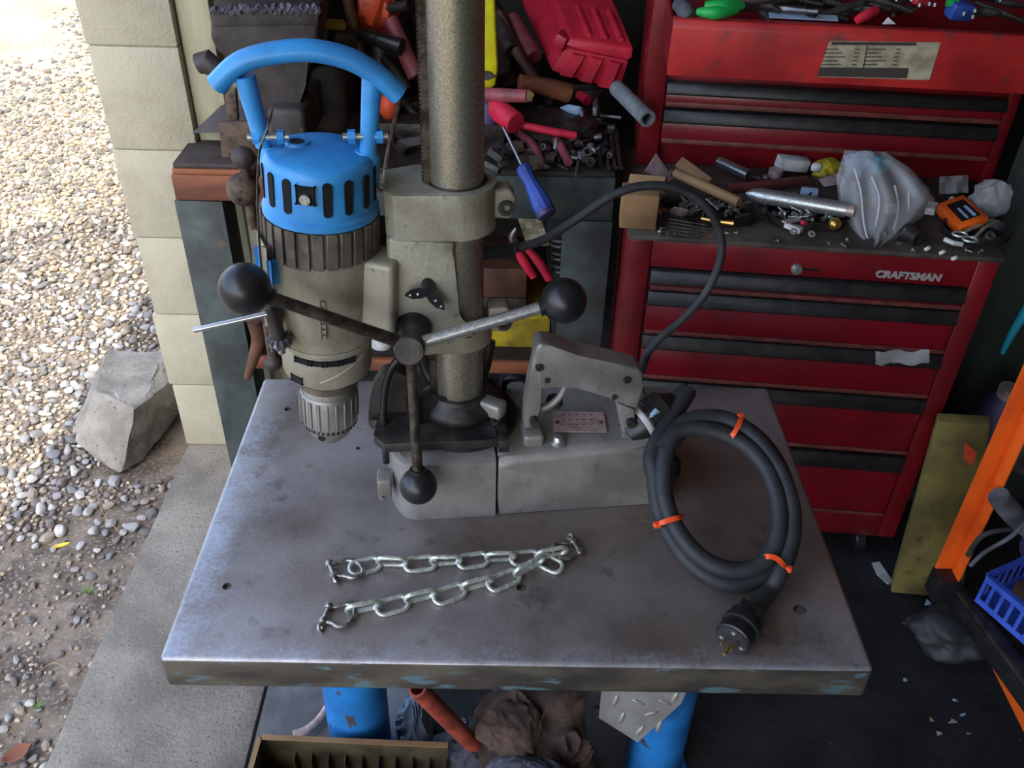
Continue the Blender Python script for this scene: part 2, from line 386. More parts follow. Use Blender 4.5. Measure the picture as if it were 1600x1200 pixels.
# ------------------------------------------------------------------ yard: pebbles, boulder, leaves
def stone_variants(sub, nvar=5):
    res = []
    for q in range(nvar):
        rnd = random.Random(q+3*sub)
        b = bmesh.new(); bmesh.ops.create_icosphere(b, subdivisions=sub, radius=1)
        dirs = [Vector((rnd.gauss(0, 1), rnd.gauss(0, 1), rnd.gauss(0, 1))).normalized() for _ in range(7)]
        cut = [rnd.uniform(.62, .88) for _ in dirs]
        for v in b.verts:
            for d, c in zip(dirs, cut):
                t = v.co.dot(d)
                if t > c: v.co -= d*(t-c)
            v.co.z *= .72
        b.verts.ensure_lookup_table()
        res.append(([v.co.copy() for v in b.verts], [[v.index for v in f.verts] for f in b.faces], b))
    return res
fine = stone_variants(2); coarse = stone_variants(1)
def inview(x, y, z=-.03):
    d = Vector((x, y, z))-CAM; zc = d.dot(cF)
    if zc <= 0: return None
    return 800+FPX*d.dot(cR)/zc, 600+FPX*d.dot(cD)/zc
pts = []
rg = random.Random(11)
def dens(x, y, px, py):
    # bare dirt next to the sill in the near corner
    if py > 830+(60-px)*.4: return .03
    return 1
y = 1.05
cellgrid = {}
def tryadd(x, yy, r):
    k = (int(x/.06), int(yy/.06))
    for a in (-1, 0, 1):
        for b_ in (-1, 0, 1):
            for (x2, y2, r2) in cellgrid.get((k[0]+a, k[1]+b_), ()):
                if (x-x2)**2+(yy-y2)**2 < (.80*(r+r2))**2: return False
    cellgrid.setdefault(k, []).append((x, yy, r)); return True
for _ in range(380000):
    yy = 1.0+6.2*rg.random()**1.3; x = -.925-(2.4*rg.random())*(.35+yy*.27)
    q = inview(x, yy)
    if q is None or not (-25 < q[0] < 330 and -20 < q[1] < 1215): continue
    if rg.random() > dens(x, yy, *q): continue
    r = rg.choice((.007, .009, .011, .012, .014, .016, .019)) * (1 if yy < 3 else 1.15)
    if q[1] > 850: r *= .62
    if yy > 3.8 and rg.random() < (yy-3.8)/2.6+.25*math.sin(yy*2.3+x*1.7): continue
    if x+r > -.918: continue
    if tryadd(x, yy, r): pts.append((x, yy, r, q))
def inrock(x, y): 
    return -1.17 < x < -.93 and 1.93 < y < 2.5
pts = [p for p in pts if not inrock(p[0], p[1])]
def scr(p): return p[2]/ (Vector((p[0], p[1], 0))-CAM).length
order = sorted(range(len(pts)), key=lambda i: -scr(pts[i]) if (0 < pts[i][3][0] < 300 and 430 < pts[i][3][1] < 1195) else 1)
near = order[:290]; nset = set(near)
def stone_mx(p):
    return Matrix.Translation((p[0], p[1], -.045+p[2]*.45)) @ Euler((rg.uniform(-.4, .4), rg.uniform(-.4, .4), rg.uniform(0, 6.28))).to_matrix().to_4x4() @ Matrix.Diagonal((p[2]*rg.uniform(.95, 1.35), p[2]*rg.uniform(.75, 1), p[2]*rg.uniform(.8, 1.1), 1))
pm = []
for vv, ff, b in fine:
    me = bpy.data.meshes.new('pebble'); b.to_mesh(me); me.polygons.foreach_set('use_smooth', [True]*len(me.polygons)); me.set_sharp_from_angle(angle=.5); me.materials.append(MAT['pebble']); pm.append(me)
for k, i in enumerate(near):
    o = bpy.data.objects.new('pebble', pm[k % len(pm)]); col.objects.link(o); o.matrix_world = stone_mx(pts[i])
    tag(o, 'rough grey pebble lying in the gravel beside the concrete door sill', 'pebble', 'pebbles in the gravel yard')
V = []; Fc = []
for i, p in enumerate(pts):
    if i in nset: continue
    vv, ff, _ = (coarse)[i % 5]; m = stone_mx(p); o = len(V)
    V.extend([m @ v for v in vv]); Fc.extend([[a+o for a in f] for f in ff])
me = bpy.data.meshes.new('gravel'); me.from_pydata(V, [], Fc); me.materials.append(MAT['gravel'])
go = bpy.data.objects.new('gravel', me); col.objects.link(go)
tag(go, 'loose mixed grey and tan gravel covering the yard outside the doorway', 'gravel', None, 'stuff')

# broken concrete boulder leaning toward the wall corner
top = [(168, 549), (258, 549), (268, 575), (262, 600), (205, 652), (190, 660), (150, 625), (160, 588)]
rk = MB()
hp = [W.at(px, py, z=z) for px, py, z in ((170, 547, .17), (258, 548, .17), (268, 592, .15), (212, 640, .17), (152, 612, .17), (158, 572, .17))]
hp += [W.at(px, py, z=z) for px, py, z in ((113, 668, .07), (118, 690, .045), (190, 740, -.03), (186, 676, .085), (276, 648, -.0), (272, 632, .05), (230, 712, -.04))]
hp += [(-1.25, 2.55, -.05), (-.98, 2.55, -.05), (-1.16, 2.0, -.05)]
rk.hull(hp); bmesh.ops.subdivide_edges(rk.b, edges=rk.b.edges[:], cuts=4, use_grid_fill=True)
for v in rk.b.verts: v.co += Vector((jit(.0045), jit(.0045), jit(.0045)))
one('boulder', rk, 'rock', 'broken lump of grey concrete lying on gravel beside the block wall', 'boulder', sharp=25)
def leaf(px, py, L, wd_, ang, mat, label, z=-.005):
    c = W.at(px, py, z=z); g = []
    for i in range(7):
        t = i/6; w_ = wd_*math.sin(PI*min(1, max(.02, t)))**.7
        g.append([c+Matrix.Rotation(ang, 3, 'Z') @ Vector(((t-.5)*L, s*w_/2, .006*abs(s)+.008*t*t)) for s in (-1, 0, 1)])
    one('leaf', MB().sheet(g, .0006), mat, label, 'leaf')
leaf(97, 855, .045, .014, .2, 'leaf', 'small yellow leaf lying on shaded pebbles')
leaf(28, 1180, .06, .04, .6, 'leafbrown', 'curled brown leaf in dirt by the sill', -.03)
for (a, b_, c_) in (((120, 770), (170, 790), (190, 770)), ((140, 880), (155, 900), (160, 935)), ((60, 1050), (85, 1035), (110, 1050)), ((185, 830), (160, 800), (150, 760)), ((10, 1160), (35, 1120), (30, 1100))):
    one('twig', MB().tube([W.at(q[0], q[1], z=-.008+.004*i) for i, q in enumerate((a, b_, c_))], .0012, 5, k=4), 'twig', 'thin dry twig lying on the gravel near the sill', 'twig', 'dry twigs on the gravel')
def tuft(px, py):
    c = W.at(px, py, z=-.045); t = thing('grass_tuft', 'small green weed tuft growing at the edge of the sill', 'weed', c, group='weeds by the sill')
    for i in range(7):
        a = i*.9; d = Vector((math.cos(a), math.sin(a), 0))
        part(t, 'blade', MB().tube([c, c+d*.006+Vector((0, 0, .018)), c+d*.02+Vector((0, 0, .028))], [.0014, .0012, .0003], 5), 'grass')
tuft(62, 1110); tuft(140, 930)
# ------------------------------------------------------------------ steel table
TX0, TX1, TY0, TY1, TZ = -.427, .487, .717, 1.324, .78
tb = thing('steel_table', 'worn steel plate work table with chipped teal front edge and blue pipe legs', 'table', ((TX0+TX1)/2, (TY0+TY1)/2, 0))
tp = MB(); tp.bb((TX0, TY0, TZ-.058), (TX1, TY1, TZ), .007, 3)
# scoop the underside so that the top is a folded sheet, drill the holes through it
cut = MB(); cut.bb((TX0+.006, TY0+.006, TZ-.08), (TX1-.006, TY1-.006, TZ-.006))
for px, py, r in ((355, 916, .0065), (450, 639, .006), (815, 918, .007), (1250, 953, .009), (1085, 657, .006), (560, 700, .004)):
    c = W.at(px, py, z=TZ); cut.cyl(c+Vector((0, 0, -.03)), c+Vector((0, 0, .03)), r, n=16)
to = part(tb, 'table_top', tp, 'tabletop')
co = part(tb, 'cutter', cut, 'hole')
md = to.modifiers.new('cut', 'BOOLEAN'); md.operation = 'DIFFERENCE'; md.object = co; md.solver = 'EXACT'
dg = bpy.context.evaluated_depsgraph_get(); dg.update()
nm = bpy.data.meshes.new_from_object(to.evaluated_get(dg)); to.modifiers.clear(); to.data = nm
bpy.data.objects.remove(co)
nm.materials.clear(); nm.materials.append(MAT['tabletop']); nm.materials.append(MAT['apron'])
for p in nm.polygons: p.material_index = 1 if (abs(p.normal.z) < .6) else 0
nm.polygons.foreach_set('use_smooth', [True]*len(nm.polygons)); nm.set_sharp_from_angle(angle=.6)
for x in (-.267, .327):
    lg = MB(); lg.lathe([(.060, 0.0), (.060, .772), (.054, .772), (.054, .7)], (x, 1.048, 0), (0, 0, 1), 36); part(tb, 'leg', lg, 'legblue')
    ft = MB(); ft.cyl((x, 1.048, 0.0), (x, 1.048, .01), .075, n=32, bev=.002); part(tb, 'foot_plate', ft, 'legblue')
cr = MB(); cr.bb((-.267, 1.025, .70), (.327, 1.07, .755), .003); part(tb, 'cross_rail', cr, 'legblue')

# ------------------------------------------------------------------ magnetic drill
D = Fr((-.002, .984, .78), math.radians(6.0))
dr = thing('magnetic_drill', 'grey magnetic base drill press with blue motor cap and black ball feed handles', 'drill', fr=D)
BH, BD = .108, .205
# --- magnet base: right body with sloping sides + front nose block with rounded end
b = MB()
x0, x1 = .0015, .262
b.hull([(x0, 0, 0), (x1, 0.004, 0), (x1, BD, 0), (x0, BD, 0), (x0, 0.004, BH-.012), (x1-.012, .012, BH+.002), (x1-.012, BD-.012, BH+.002), (x0, BD-.004, BH-.012),
        (x0, .016, BH), (x1-.02, .024, BH+.012), (x1-.02, BD-.024, BH+.012), (x0, BD-.016, BH)], .004)
base = part(dr, 'magnet_base', b, 'magnet', 30)
def nose(z0, z1, ins):
    o = [(-.0015, ins, z0), (-.0015, BD-ins, z0)]
    for i in range(0, 17):
        a = PI/2+PI*i/16; sx = -.112-(.05-ins)*abs(math.cos(a))**.75*(1 if math.cos(a) < 0 else 0); cy = BD/2+(BD/2-ins)*math.sin(a)
        o.append((sx, cy, z0))
    return o
b = MB(); lo_, hi_ = nose(0, 0, 0), nose(BH-.004, 0, .003); hh = nose(BH, 0, .010)
b.rings([lo_, hi_, hh]); part(dr, 'front_block', b, 'magnet', 30)
b = MB(); b.box((-.165, .03, .05), (.02, .03, .036), bev=.003); b.cyl((-.17, .012, .035), (-.17, .016, .035), .004); part(dr, 'side_lug', b, 'magnet')
# plate + rivets
pc = [D.at(864, 643, z=BH+.0005), D.at(945, 645, z=BH+.0005), D.at(949, 676, z=BH+.0005), D.at(866, 675, z=BH+.0005)]
z_ = BH+.0125
pc = [D.at(px, py, z=z_) for px, py in ((864, 643), (943, 645), (948, 676), (865, 675))]
npl = part(dr, 'name_plate', MB().prism(pc, (0, 0, .0012)), 'plate', label='small pink metal name plate with faint rows of print')
for i in range(2):
    q = D.at(871+i*68, 660, z=z_+.0014); part(npl, 'rivet', MB().cyl(q, q+Vector((0, 0, .0012)), .0035, n=12), 'plateink')
tb_ = MB()
for r in range(3):
    for k in range(5):
        a = D.at(880+k*11, 648+r*7.5, z=z_+.0014); tb_.box(a, (.006, .0012, .0004))
part(npl, 'printed_text', tb_, 'plateink')
q = D.at(872, 690, z=BH+.008); part(dr, 'acorn_button', MB().lathe([(.0115, 0), (.0115, .003), (.009, .005), (.0085, .008), (.006, .012), (.001, .0135)], q+Vector((0, 0, -.002)), (0, 0, 1), 20), 'zincrod')
# black swivel disc and dark slide plate on the nose
cx = D.at(713, 560, y=.105).x; CC = Vector((cx+.004, .105, 0))
b = MB(); b.cyl((CC.x+.006, CC.y, BH-.002), (CC.x+.006, CC.y, BH+.012), .082, n=48, bev=.002); part(dr, 'swivel_disc', b, 'black')
b = MB()
pl0 = [(-.112, -.002), (.055, -.002), (.066, .014), (.066, .16), (-.112, .16), (-.128, .02)]
b.prism([(CC.x+x, CC.y-.086+y_, BH+.012) for x, y_ in pl0], (0, 0, .016), .002); part(dr, 'slide_plate', b, 'darksteel')
b = MB(); b.bb((CC.x-.012, CC.y-.090, BH+.0285), (CC.x+.048, CC.y-.06, BH+.0295)); part(dr, 'slot', b, 'black')
for sx, sy in ((-.04, -.01), (.05, -.052), (.05, .045), (-.045, .055)):
    q = Vector((CC.x+sx, CC.y+sy, BH+.028)); s_ = part(dr, 'socket_screw', MB().pipe(q, q+Vector((0, 0, .006)), .008, .0042, 18, .004), 'darksteel')
b = MB(); b.box((CC.x+.058, CC.y-.09, BH+.02), (.016, .014, .022), bev=.002); part(dr, 'stop_block', b, 'darksteel')
# column + rack
CR = .0352
b = MB(); b.cyl((CC.x, CC.y, BH+.02), (CC.x, CC.y, .86), CR, n=64, bev=.002); part(dr, 'column', b, 'column')
b = MB(); b.bb((CC.x-CR-.0065, CC.y-.013, BH+.04), (CC.x-CR+.006, CC.y+.004, .85))
rk_ = part(dr, 'rack', b, 'rodworn')
b = MB()
for i in range(150):
    z = BH+.05+i*.005; b.bb((CC.x-CR-.0085, CC.y-.012, z), (CC.x-CR-.0062, CC.y+.003, z+.0026))
part(rk_, 'rack_teeth', b, 'rodworn', kind='stuff')
# column clamp ring with three lugs
b = MB(); b.lathe([(.058, 0), (.06, .006), (.058, .014), (.046, .024), (.043, .032), (.0345, .032)], (CC.x, CC.y, BH+.026), (0, 0, 1), 48); part(dr, 'clamp_ring', b, 'darksteel')
for a in (-35, 205, 90):
    d = Vector((math.cos(math.radians(a)), math.sin(math.radians(a)), 0)); b = MB()
    b.box(Vector((CC.x, CC.y, BH+.043))+d*.055, (.042, .026, .026), Euler((0, 0, math.radians(a))), .006, 3); part(dr, 'clamp_lug', b, 'magnet' if a == -35 else 'darksteel')
for sg, an in ((1, 50), (-1, 140)):
    d = Vector((math.cos(math.radians(an)), math.sin(math.radians(an)), 0)); b = MB()
    b.tube([Vector((CC.x, CC.y, BH+.045))+d*.045, Vector((CC.x, CC.y, BH+.06))+d*.062, Vector((CC.x, CC.y, BH+.10))+d*.078], [.011, .011, .009], 12, k=3); part(dr, 'lock_lever', b, 'darksteel')
# left guard: arched cover with a bent rod
b = MB(); ar = []
for px, py in ((586, 672), (575, 662), (577, 640), (583, 608), (598, 586), (622, 582), (640, 590), (640, 672)):
    ar.append(D.at(px, py, y=.09))
b.prism(ar, (0, .03, 0), .005, 2); part(dr, 'guard_cover', b, 'viseiron')
b = MB(); b.tube([D.at(px, py, y=.065) for px, py in ((603, 722), (602, 690), (599, 660), (601, 610), (610, 578), (622, 562))], .0055, 10, k=4); part(dr, 'guard_rod', b, 'black')
q = D.at(585, 660, y=.082); part(dr, 'guard_bolt', hexn(MB(), q, (0, -1, .3), .008, .007), 'oldsteel')
# lifting eye behind the handle
c = D.at(806, 605, y=.17); b = MB(); b.tube([c+Vector((.02*math.cos(a), 0, .02*math.sin(a))) for a in [i*2*PI/24 for i in range(24)]], .0055, 10, True); b.cyl((c.x, c.y, BH), (c.x, c.y, c.z-.017), .008, n=14); part(dr, 'lifting_eye', b, 'black')

# --- carriage casting on the column
CY0, CY1 = .058, .153
def cp(pxs, y_): return [D.at(px, py, y=y_) for px, py in pxs]
b = MB()
front = [(607, 385), (738, 372), (748, 384), (714, 392), (710, 404), (711, 490), (716, 503), (735, 508), (748, 498), (740, 522), (700, 528), (690, 545), (660, 560), (640, 556), (612, 518), (612, 485), (605, 470)]
lowz = D.at(690, 556, y=CY0).z; topz = D.at(690, 330, y=CY0+.03).z
# main web (front plate)
fp = cp([(606, 372), (712, 380), (710, 408), (711, 492), (718, 505), (746, 506), (742, 530), (676, 536), (668, 552), (640, 558), (616, 540), (611, 500), (605, 474)], CY0)
b.prism(fp, (0, .03, 0), .006, 3)
web = part(dr, 'carriage_web', b, 'casting')
# side body behind the web (left of column) and collars around it
zt0 = D.at(690, 372, y=CC.y-.04).z; zt1 = zt0+.062; zb1 = D.at(700, 520, y=CC.y-.04).z; zb0 = D.at(700, 540, y=CC.y-.04).z-.01
xl = D.at(606, 420, y=CY0).x
def collar(z0, z1, ro, name):
    b = MB(); n = 40; o = []; cx_, cy_ = CC.x, CC.y
    for i in range(n+1):
        a = -PI/2+PI*i/n; o.append((cx_+ro*math.cos(a), cy_+ro*math.sin(a)))
    o += [(cx_-.05, cy_+ro), (xl, cy_+.035), (xl, cy_-.03), (xl+.012, cy_-ro+.004)]
    ins = [(cx_+(CR+.0012)*math.cos(-PI/2+2*PI*i/48), cy_+(CR+.0012)*math.sin(-PI/2+2*PI*i/48)) for i in range(48)]
    b.prism([(p[0], p[1], z0) for p in o], (0, 0, z1-z0), .005, 3)
    return part(dr, name, b, 'casting')
tc_ = collar(zt0, zt1, CR+.016, 'upper_collar'); collar(zb0, zb1, CR+.012, 'lower_collar')
b = MB(); b.bb((xl, CC.y-.045, zb0-.005), (CC.x-CR+.006, CC.y+.045, zt0+.004), .008, 3); part(dr, 'carriage_body', b, 'casting')
b = MB(); b.bb((CC.x-.02, CC.y+.03, zb0), (CC.x+.02, CC.y+.055, zt1-.01), .008); part(dr, 'carriage_back', b, 'casting')
# thin dark clearance ring where the column enters
b = MB(); b.lathe([(CR+.0005, 0), (CR+.004, 0), (CR+.004, .0015), (CR+.0005, .0015)], (CC.x, CC.y, zt1), (0, 0, 1), 48); part(tc_, 'clearance_ring', b, 'darksteel')
# split clamp ears with socket screws
for zc, yo, nm_ in ((zt1-.028, -.006, 'clamp_ear'), (zb1+.002, -.004, 'clamp_ear')):
    b = MB(); q = Vector((CC.x+CR+.026, CC.y+yo-.012, zc)); b.prism([q+Vector((dx, 0, dz)) for dx, dz in ((-.02, .02), (.006, .02), (.014, .008), (.014, -.012), (.006, -.022), (-.02, -.018))], (0, .03, 0), .004, 3)
    e = part(dr, nm_, b, 'casting'); s_ = q+Vector((.001, -.001, -.004)); part(e, 'socket_screw', MB().pipe(s_+Vector((0, .006, 0)), s_+Vector((0, -.004, 0)), .0105, .005, 20, .006), 'darksteel')
# boss + feed hub
hb = D.at(645, 515, y=CY0-.002); b = MB(); ax = (D.at(640, 547, y=CY0-.085)-hb).normalized()
b.lathe([(.026, 0), (.026, .006), (.022, .012), (.0175, .02), (.0175, .045), (.0185, .05)], hb, ax, 32); part(dr, 'feed_shaft', b, 'black')
h0 = hb+ax*.045; h1 = hb+ax*.092
b = MB(); b.cyl(h0, h1, .0195, n=36, bev=.002); b.cyl(h1-ax*.001, h1+ax*.0006, .0015, n=8); hub = part(dr, 'feed_hub', b, 'darksteel')
hc = hb+ax*.068
def spoke(px, py, dy, rb, mat, er, rr, pxe=None):
    bc = D.at(px, py, y=hc.y+dy); d = (bc-hc).normalized(); b = MB(); b.cyl(hc+d*.012, bc-d*(rb-.006), rr, er, n=20)
    sp = part(dr, 'feed_handle', b, mat)
    bl = MB(); bl.sph(bc, rb, 40); bl.cyl(bc-d*(rb+.003), bc-d*(rb-.006), .011, n=20); part(sp, 'ball_knob', bl, 'black')
spoke(383, 451, -.03, .0305, 'rodworn', .0075, .0085)
spoke(881, 470, .01, .0295, 'zincrod', .0078, .0078)
spoke(654, 759, -.022, .0265, 'rodworn', .0072, .0072)
# wing latch
wl0 = D.at(668, 443, y=CY0-.001); b = MB(); b.cyl(wl0+Vector((0, .004, 0)), wl0+Vector((.001, -.016, -.004)), .0085, .0075, n=16); ln = part(dr, 'wing_latch', b, 'black')
for ang, L in ((186, .03), (-52, .034)):
    b = MB(); d = Vector((math.cos(math.radians(ang)), 0, math.sin(math.radians(ang)))); nn = Vector((-d.z, 0, d.x)); c0 = wl0+Vector((0, -.014, -.004))
    o = [c0+d*(t*L)+nn*(w_*.0075) for t, w_ in ((.1, -.7), (.35, -1), (.7, -.9), (1, -.1), (1, .1), (.7, .9), (.35, 1), (.1, .7))]
    b.prism(o, (0, -.003, 0)); wg = part(ln, 'wing', b, 'black')
    b = MB(); 
    for t in (.45, .78):
        q = c0+d*(t*L)+Vector((0, -.0031, 0)); b.cyl(q, q+Vector((0, -.0006, 0)), .0016, n=10)
    part(wg, 'wing_mark', b, 'white')
# --- motor, lathe about its own slightly leaning axis
MY = .095
def mz(px, py): return D.at(px, py, y=MY)
A0 = mz(516, 668); A1 = mz(499, 255); AX = (A1-A0).normalized(); AL = (A1-A0).length
def mt(py):  # distance along the axis of an image row
    q = mz(507, py); return (q-A0).dot(AX)
def wr(pxl, pxr, py): return (mz(pxr, py)-mz(pxl, py)).length/2
b = MB(); t0 = mt(655)
# chuck: knurled sleeve, nose
b.lathe([(.012, t0-.032), (.020, t0-.030), (.031, t0-.016), (.034, t0-.006), (.0395, t0+.004), (.041, t0+.008), (.041, t0+.056), (.039, t0+.060), (.0375, t0+.060), (.036, t0+.07), (.02, t0+.072)], A0, AX, 64); ck = part(dr, 'chuck', b, 'magnet')
u_, v_, _ = perp(AX)
b = MB()
for i in range(20):
    a = 2*PI*i/20; d = u_*math.cos(a)+v_*math.sin(a); b.box(A0+AX*(t0+.032)+d*.041, (.0034, .0034, .046), Matrix((u_*math.cos(a)+v_*math.sin(a), AX.cross(d), AX)).transposed(), .0008, 1)
part(ck, 'sleeve_rib', b, 'magnet', kind='stuff')
b = MB()
for i in range(34):
    a = 2*PI*i/34; d = u_*math.cos(a)+v_*math.sin(a); b.box(A0+AX*(t0+.004)+d*.0385, (.0045, .0035, .006), Matrix((d, AX.cross(d), AX)).transposed())
part(ck, 'gear_tooth', b, 'darksteel', kind='stuff')
fw = (Vector((0, -1, 0))-AX*Vector((0, -1, 0)).dot(AX)).normalized(); sd = AX.cross(fw)
def around(deg): return fw*math.cos(math.radians(deg))+sd*math.sin(math.radians(deg))
q = A0+AX*(t0-.010)+around(-18)*.0325; part(ck, 'key_hole', MB().cyl(q-around(-18)*.004, q+around(-18)*.0015, .0055, n=14), 'hole')
# gearbox
b = MB(); t1 = t0+.066
b.lathe([(.030, t1), (.040, t1+.004), (.042, t1+.02), (.0435, t1+.024), (.060, t1+.034), (.062, t1+.04), (.062, t1+.085), (.0655, t1+.088), (.0655, t1+.094)], A0, AX, 64); gb = part(dr, 'gearbox', b, 'casting')
b = MB(); b.lathe([(.044, t1+.008), (.044, t1+.018), (.0405, t1+.018), (.0405, t1+.008)], A0, AX, 48); part(gb, 'seal_ring', b, 'fins')
for k in range(4):
            d = around(-26+k*18); q = A0+AX*(t1+.078)+d*.0615; part(gb, 'vent_slot', MB().box(q, (.026, .004, .0075), Matrix((AX.cross(d), d, AX)).transposed(), .001), 'hole')
d = around(-38); q = A0+AX*(t1+.043)+d*.0585; part(gb, 'vent_slot', MB().box(q, (.02, .008, .011), Matrix((AX.cross(d), d, AX)).transposed(), .001), 'hole')
# rib swoosh on gearbox
b = MB(); b.tube([A0+AX*(t1+.046+.03*i/10)+around(-5+i*6)*.0618 for i in range(11)], .0022, 8); part(gb, 'cast_rib', b, 'casting')
# body
t2 = t1+.092; t3 = mt(383); 
b = MB(); b.lathe([(.058, t2), (.0655, t2+.003), (.067, t2+.02), (.0695, t2+.06), (.0715, t3-.012), (.072, t3+.004)], A0, AX, 64); mb_ = part(dr, 'motor_housing', b, 'casting')
b = MB(); q = A0+AX*((t2+t3)/2+.012)+around(72)*.075; b.box(q, (.06, .055, (t3-t2)*.86), Matrix((around(72), AX.cross(around(72)), AX)).transposed(), .008, 3); part(dr, 'motor_bracket', b, 'casting')
b = MB(); d = around(-70); q = A0+AX*((t2+t3)/2+.03)+d*.066; b.box(q, (.026, .045, .1), Matrix((d, AX.cross(d), AX)).transposed(), .008, 3); part(mb_, 'side_pad', b, 'casting')
b = MB(); d = around(-62); q = A0+AX*(t3-.012)+d*.073; b.box(q, (.014, .04, .028), Matrix((d, AX.cross(d), AX)).transposed(), .004, 2); part(mb_, 'blue_patch', b, 'bluepaint')
b = MB(); d = around(-52); q = A0+AX*(t2+.014)+d*.066; b.box(q, (.004, .024, .014), Matrix((d, AX.cross(d), AX)).transposed(), .001); part(mb_, 'blue_label', b, 'bluegrip')
# embossed cast letters down the housing
b = MB()
for i in range(7):
    q = A0+AX*(t3-.045-i*.0085)+around(2)*.0705; b.box(q, (.0055, .003, .006), Matrix((AX.cross(around(2)), around(2), AX)).transposed(), .001, 1)
part(mb_, 'cast_letters', b, 'casting')
# finned band
t4 = mt(325); b = MB(); b.lathe([(.066, t3+.002), (.0705, t3+.004), (.0705, t4-.002), (.066, t4)], A0, AX, 64); fb = part(dr, 'fin_band', b, 'fins')
for i in range(26):
    d = around(i*360/26); q = A0+AX*((t3+t4)/2)+d*.0705
    part(fb, 'fin', MB().box(q, (.006, .0135, t4-t3-.004), Matrix((d, AX.cross(d), AX)).transposed(), .0008, 1), 'fins')
# blue cap
t5 = mt(238); b = MB()
CPR = .0685
b.lathe([(.0725, t4), (.0725, t4+.008), (CPR, t4+.011), (CPR-.0008, t5-.010), (CPR-.003, t5-.003), (CPR-.009, t5+.002), (.03, t5+.004), (.004, t5+.005)], A0, AX, 72); cap = part(dr, 'motor_cap', b, 'bluepaint')
for dg_ in (-76, -52, -30, 11, 33, 57, 80):
    d = around(dg_); q = A0+AX*((t4+t5)/2+.0045)+d*(CPR-.003)
    R3 = Matrix((AX.cross(d), d, AX)).transposed(); hgt = (t5-t4)*.60
    o = MB()
    for s_ in range(1):
        pr = []
        for i in range(16):
            a = 2*PI*i/16; pr.append(q+R3 @ Vector((.0056*math.cos(a), 0, .0056*math.sin(a)+(hgt/2-.0056)*(1 if math.sin(a) >= 0 else -1))))
        o.prism(pr, d*.0042)
    part(cap, 'vent_slot', o, 'hole')
d = around(-10); q = A0+AX*(t5-.026)+d*(CPR-.002); R3 = Matrix((AX.cross(d), d, AX)).transposed()
part(cap, 'screw_pocket', MB().box(q, (.022, .008, .022), R3, .002), 'hole')
part(cap, 'screw', MB().cyl(q-AX*.004, q-AX*.004+d*.008, .0065, n=16), 'zincrod')
b = MB(); q = A0+AX*(t5-.002)+around(-118)*.03; b.cyl(q, q+AX*.0088, .0105, n=20); part(cap, 'cap_hole', b, 'hole')
b = MB(); q = A0+AX*(t5+.002)+around(-118)*.03; b.lathe([(.0095, .004), (.016, 0), (.0135, .0055), (.0095, .0055), (.0095, .004)], q, AX, 24, cap=False); part(cap, 'hole_rim', b, 'bluepaint')
for an in (-100, 92):
    d = around(an); q = A0+AX*(t5-.008)+d*(CPR-.012); part(cap, 'boss', MB().lathe([(.017, -.03), (.017, .004), (.013, .012)], q, AX, 20), 'bluepaint')
# bail handle: bent half-round bar on two struts
HY = MY
hp = [D.at(px, py, y=HY+.0) for px, py in ((338, 132), (372, 100), (420, 84), (485, 79), (545, 92), (590, 118), (624, 148))]
b = MB(); pth = catmull(hp, 6)
rg_ = []
for i, p in enumerate(pth):
    dd = (pth[min(i+1, len(pth)-1)]-pth[max(i-1, 0)]).normalized(); nn = Vector((-dd.z, 0, dd.x))
    if nn.z < 0: nn = -nn
    rg_.append([p+nn*(.0125*math.cos(a))+Vector((0, 1, 0))*(.0165*math.sin(a)) for a in [2*PI*k/18 for k in range(18)]])
b.rings(rg_); bl = part(dr, 'bail_handle', b, 'bluepaint', 50)
b = MB(); b.cyl(D.at(382, 118, y=HY), D.at(412, 228, y=HY), .0125, .0095, n=18); part(bl, 'strut', b, 'bluepaint')
b = MB(); b.cyl(D.at(582, 118, y=HY), D.at(575, 238, y=HY), .0125, .010, n=18); part(bl, 'strut', b, 'bluepaint')
for px, py, s1, s2 in ((412, 214, -.013, .024), (575, 213, -.024, .018)):
    q = D.at(px, py, y=HY-.004); b = MB(); b.cyl(q+Vector((s1-.006, 0, 0)), q+Vector((s2+.006, 0, 0)), .0042, n=12)
    bo = part(dr, 'handle_bolt', b, 'zincrod')
    part(bo, 'hex_nut', hexn(MB(), q+Vector((s1, 0, 0)), (1, 0, 0), .0085, .009), 'bluepaint'); part(bo, 'hex_head', hexn(MB(), q+Vector((s2-.008, 0, 0)), (1, 0, 0), .0085, .008), 'bluepaint')
# --- pistol grip on the magnet
GY = .030
gp = [(836, 552), (838, 543), (846, 537), (862, 541), (905, 556), (960, 568), (998, 576), (1006, 586), (1005, 604), (997, 640), (975, 634), (968, 624), (950, 621), (900, 606), (862, 600), (851, 612), (840, 600)]
b = MB(); b.prism([D.at(px, py, y=GY) for px, py in gp], (0, .036, 0), .007, 3); gr = part(dr, 'pistol_grip', b, 'magnet', 50)
b = MB(); st = [(836, 548), (848, 560), (846, 600), (838, 640), (840, 668), (818, 672), (820, 640), (828, 590)]
b.prism([D.at(px, py, y=GY+.004) for px, py in st], (0, .026, 0), .005, 2); part(gr, 'front_strut', b, 'magnet')
b = MB(); st = [(964, 630), (992, 640), (994, 672), (984, 682), (972, 676)]
b.prism([D.at(px, py, y=GY+.004) for px, py in st], (0, .026, 0), .004, 2); part(gr, 'rear_strut', b, 'magnet')
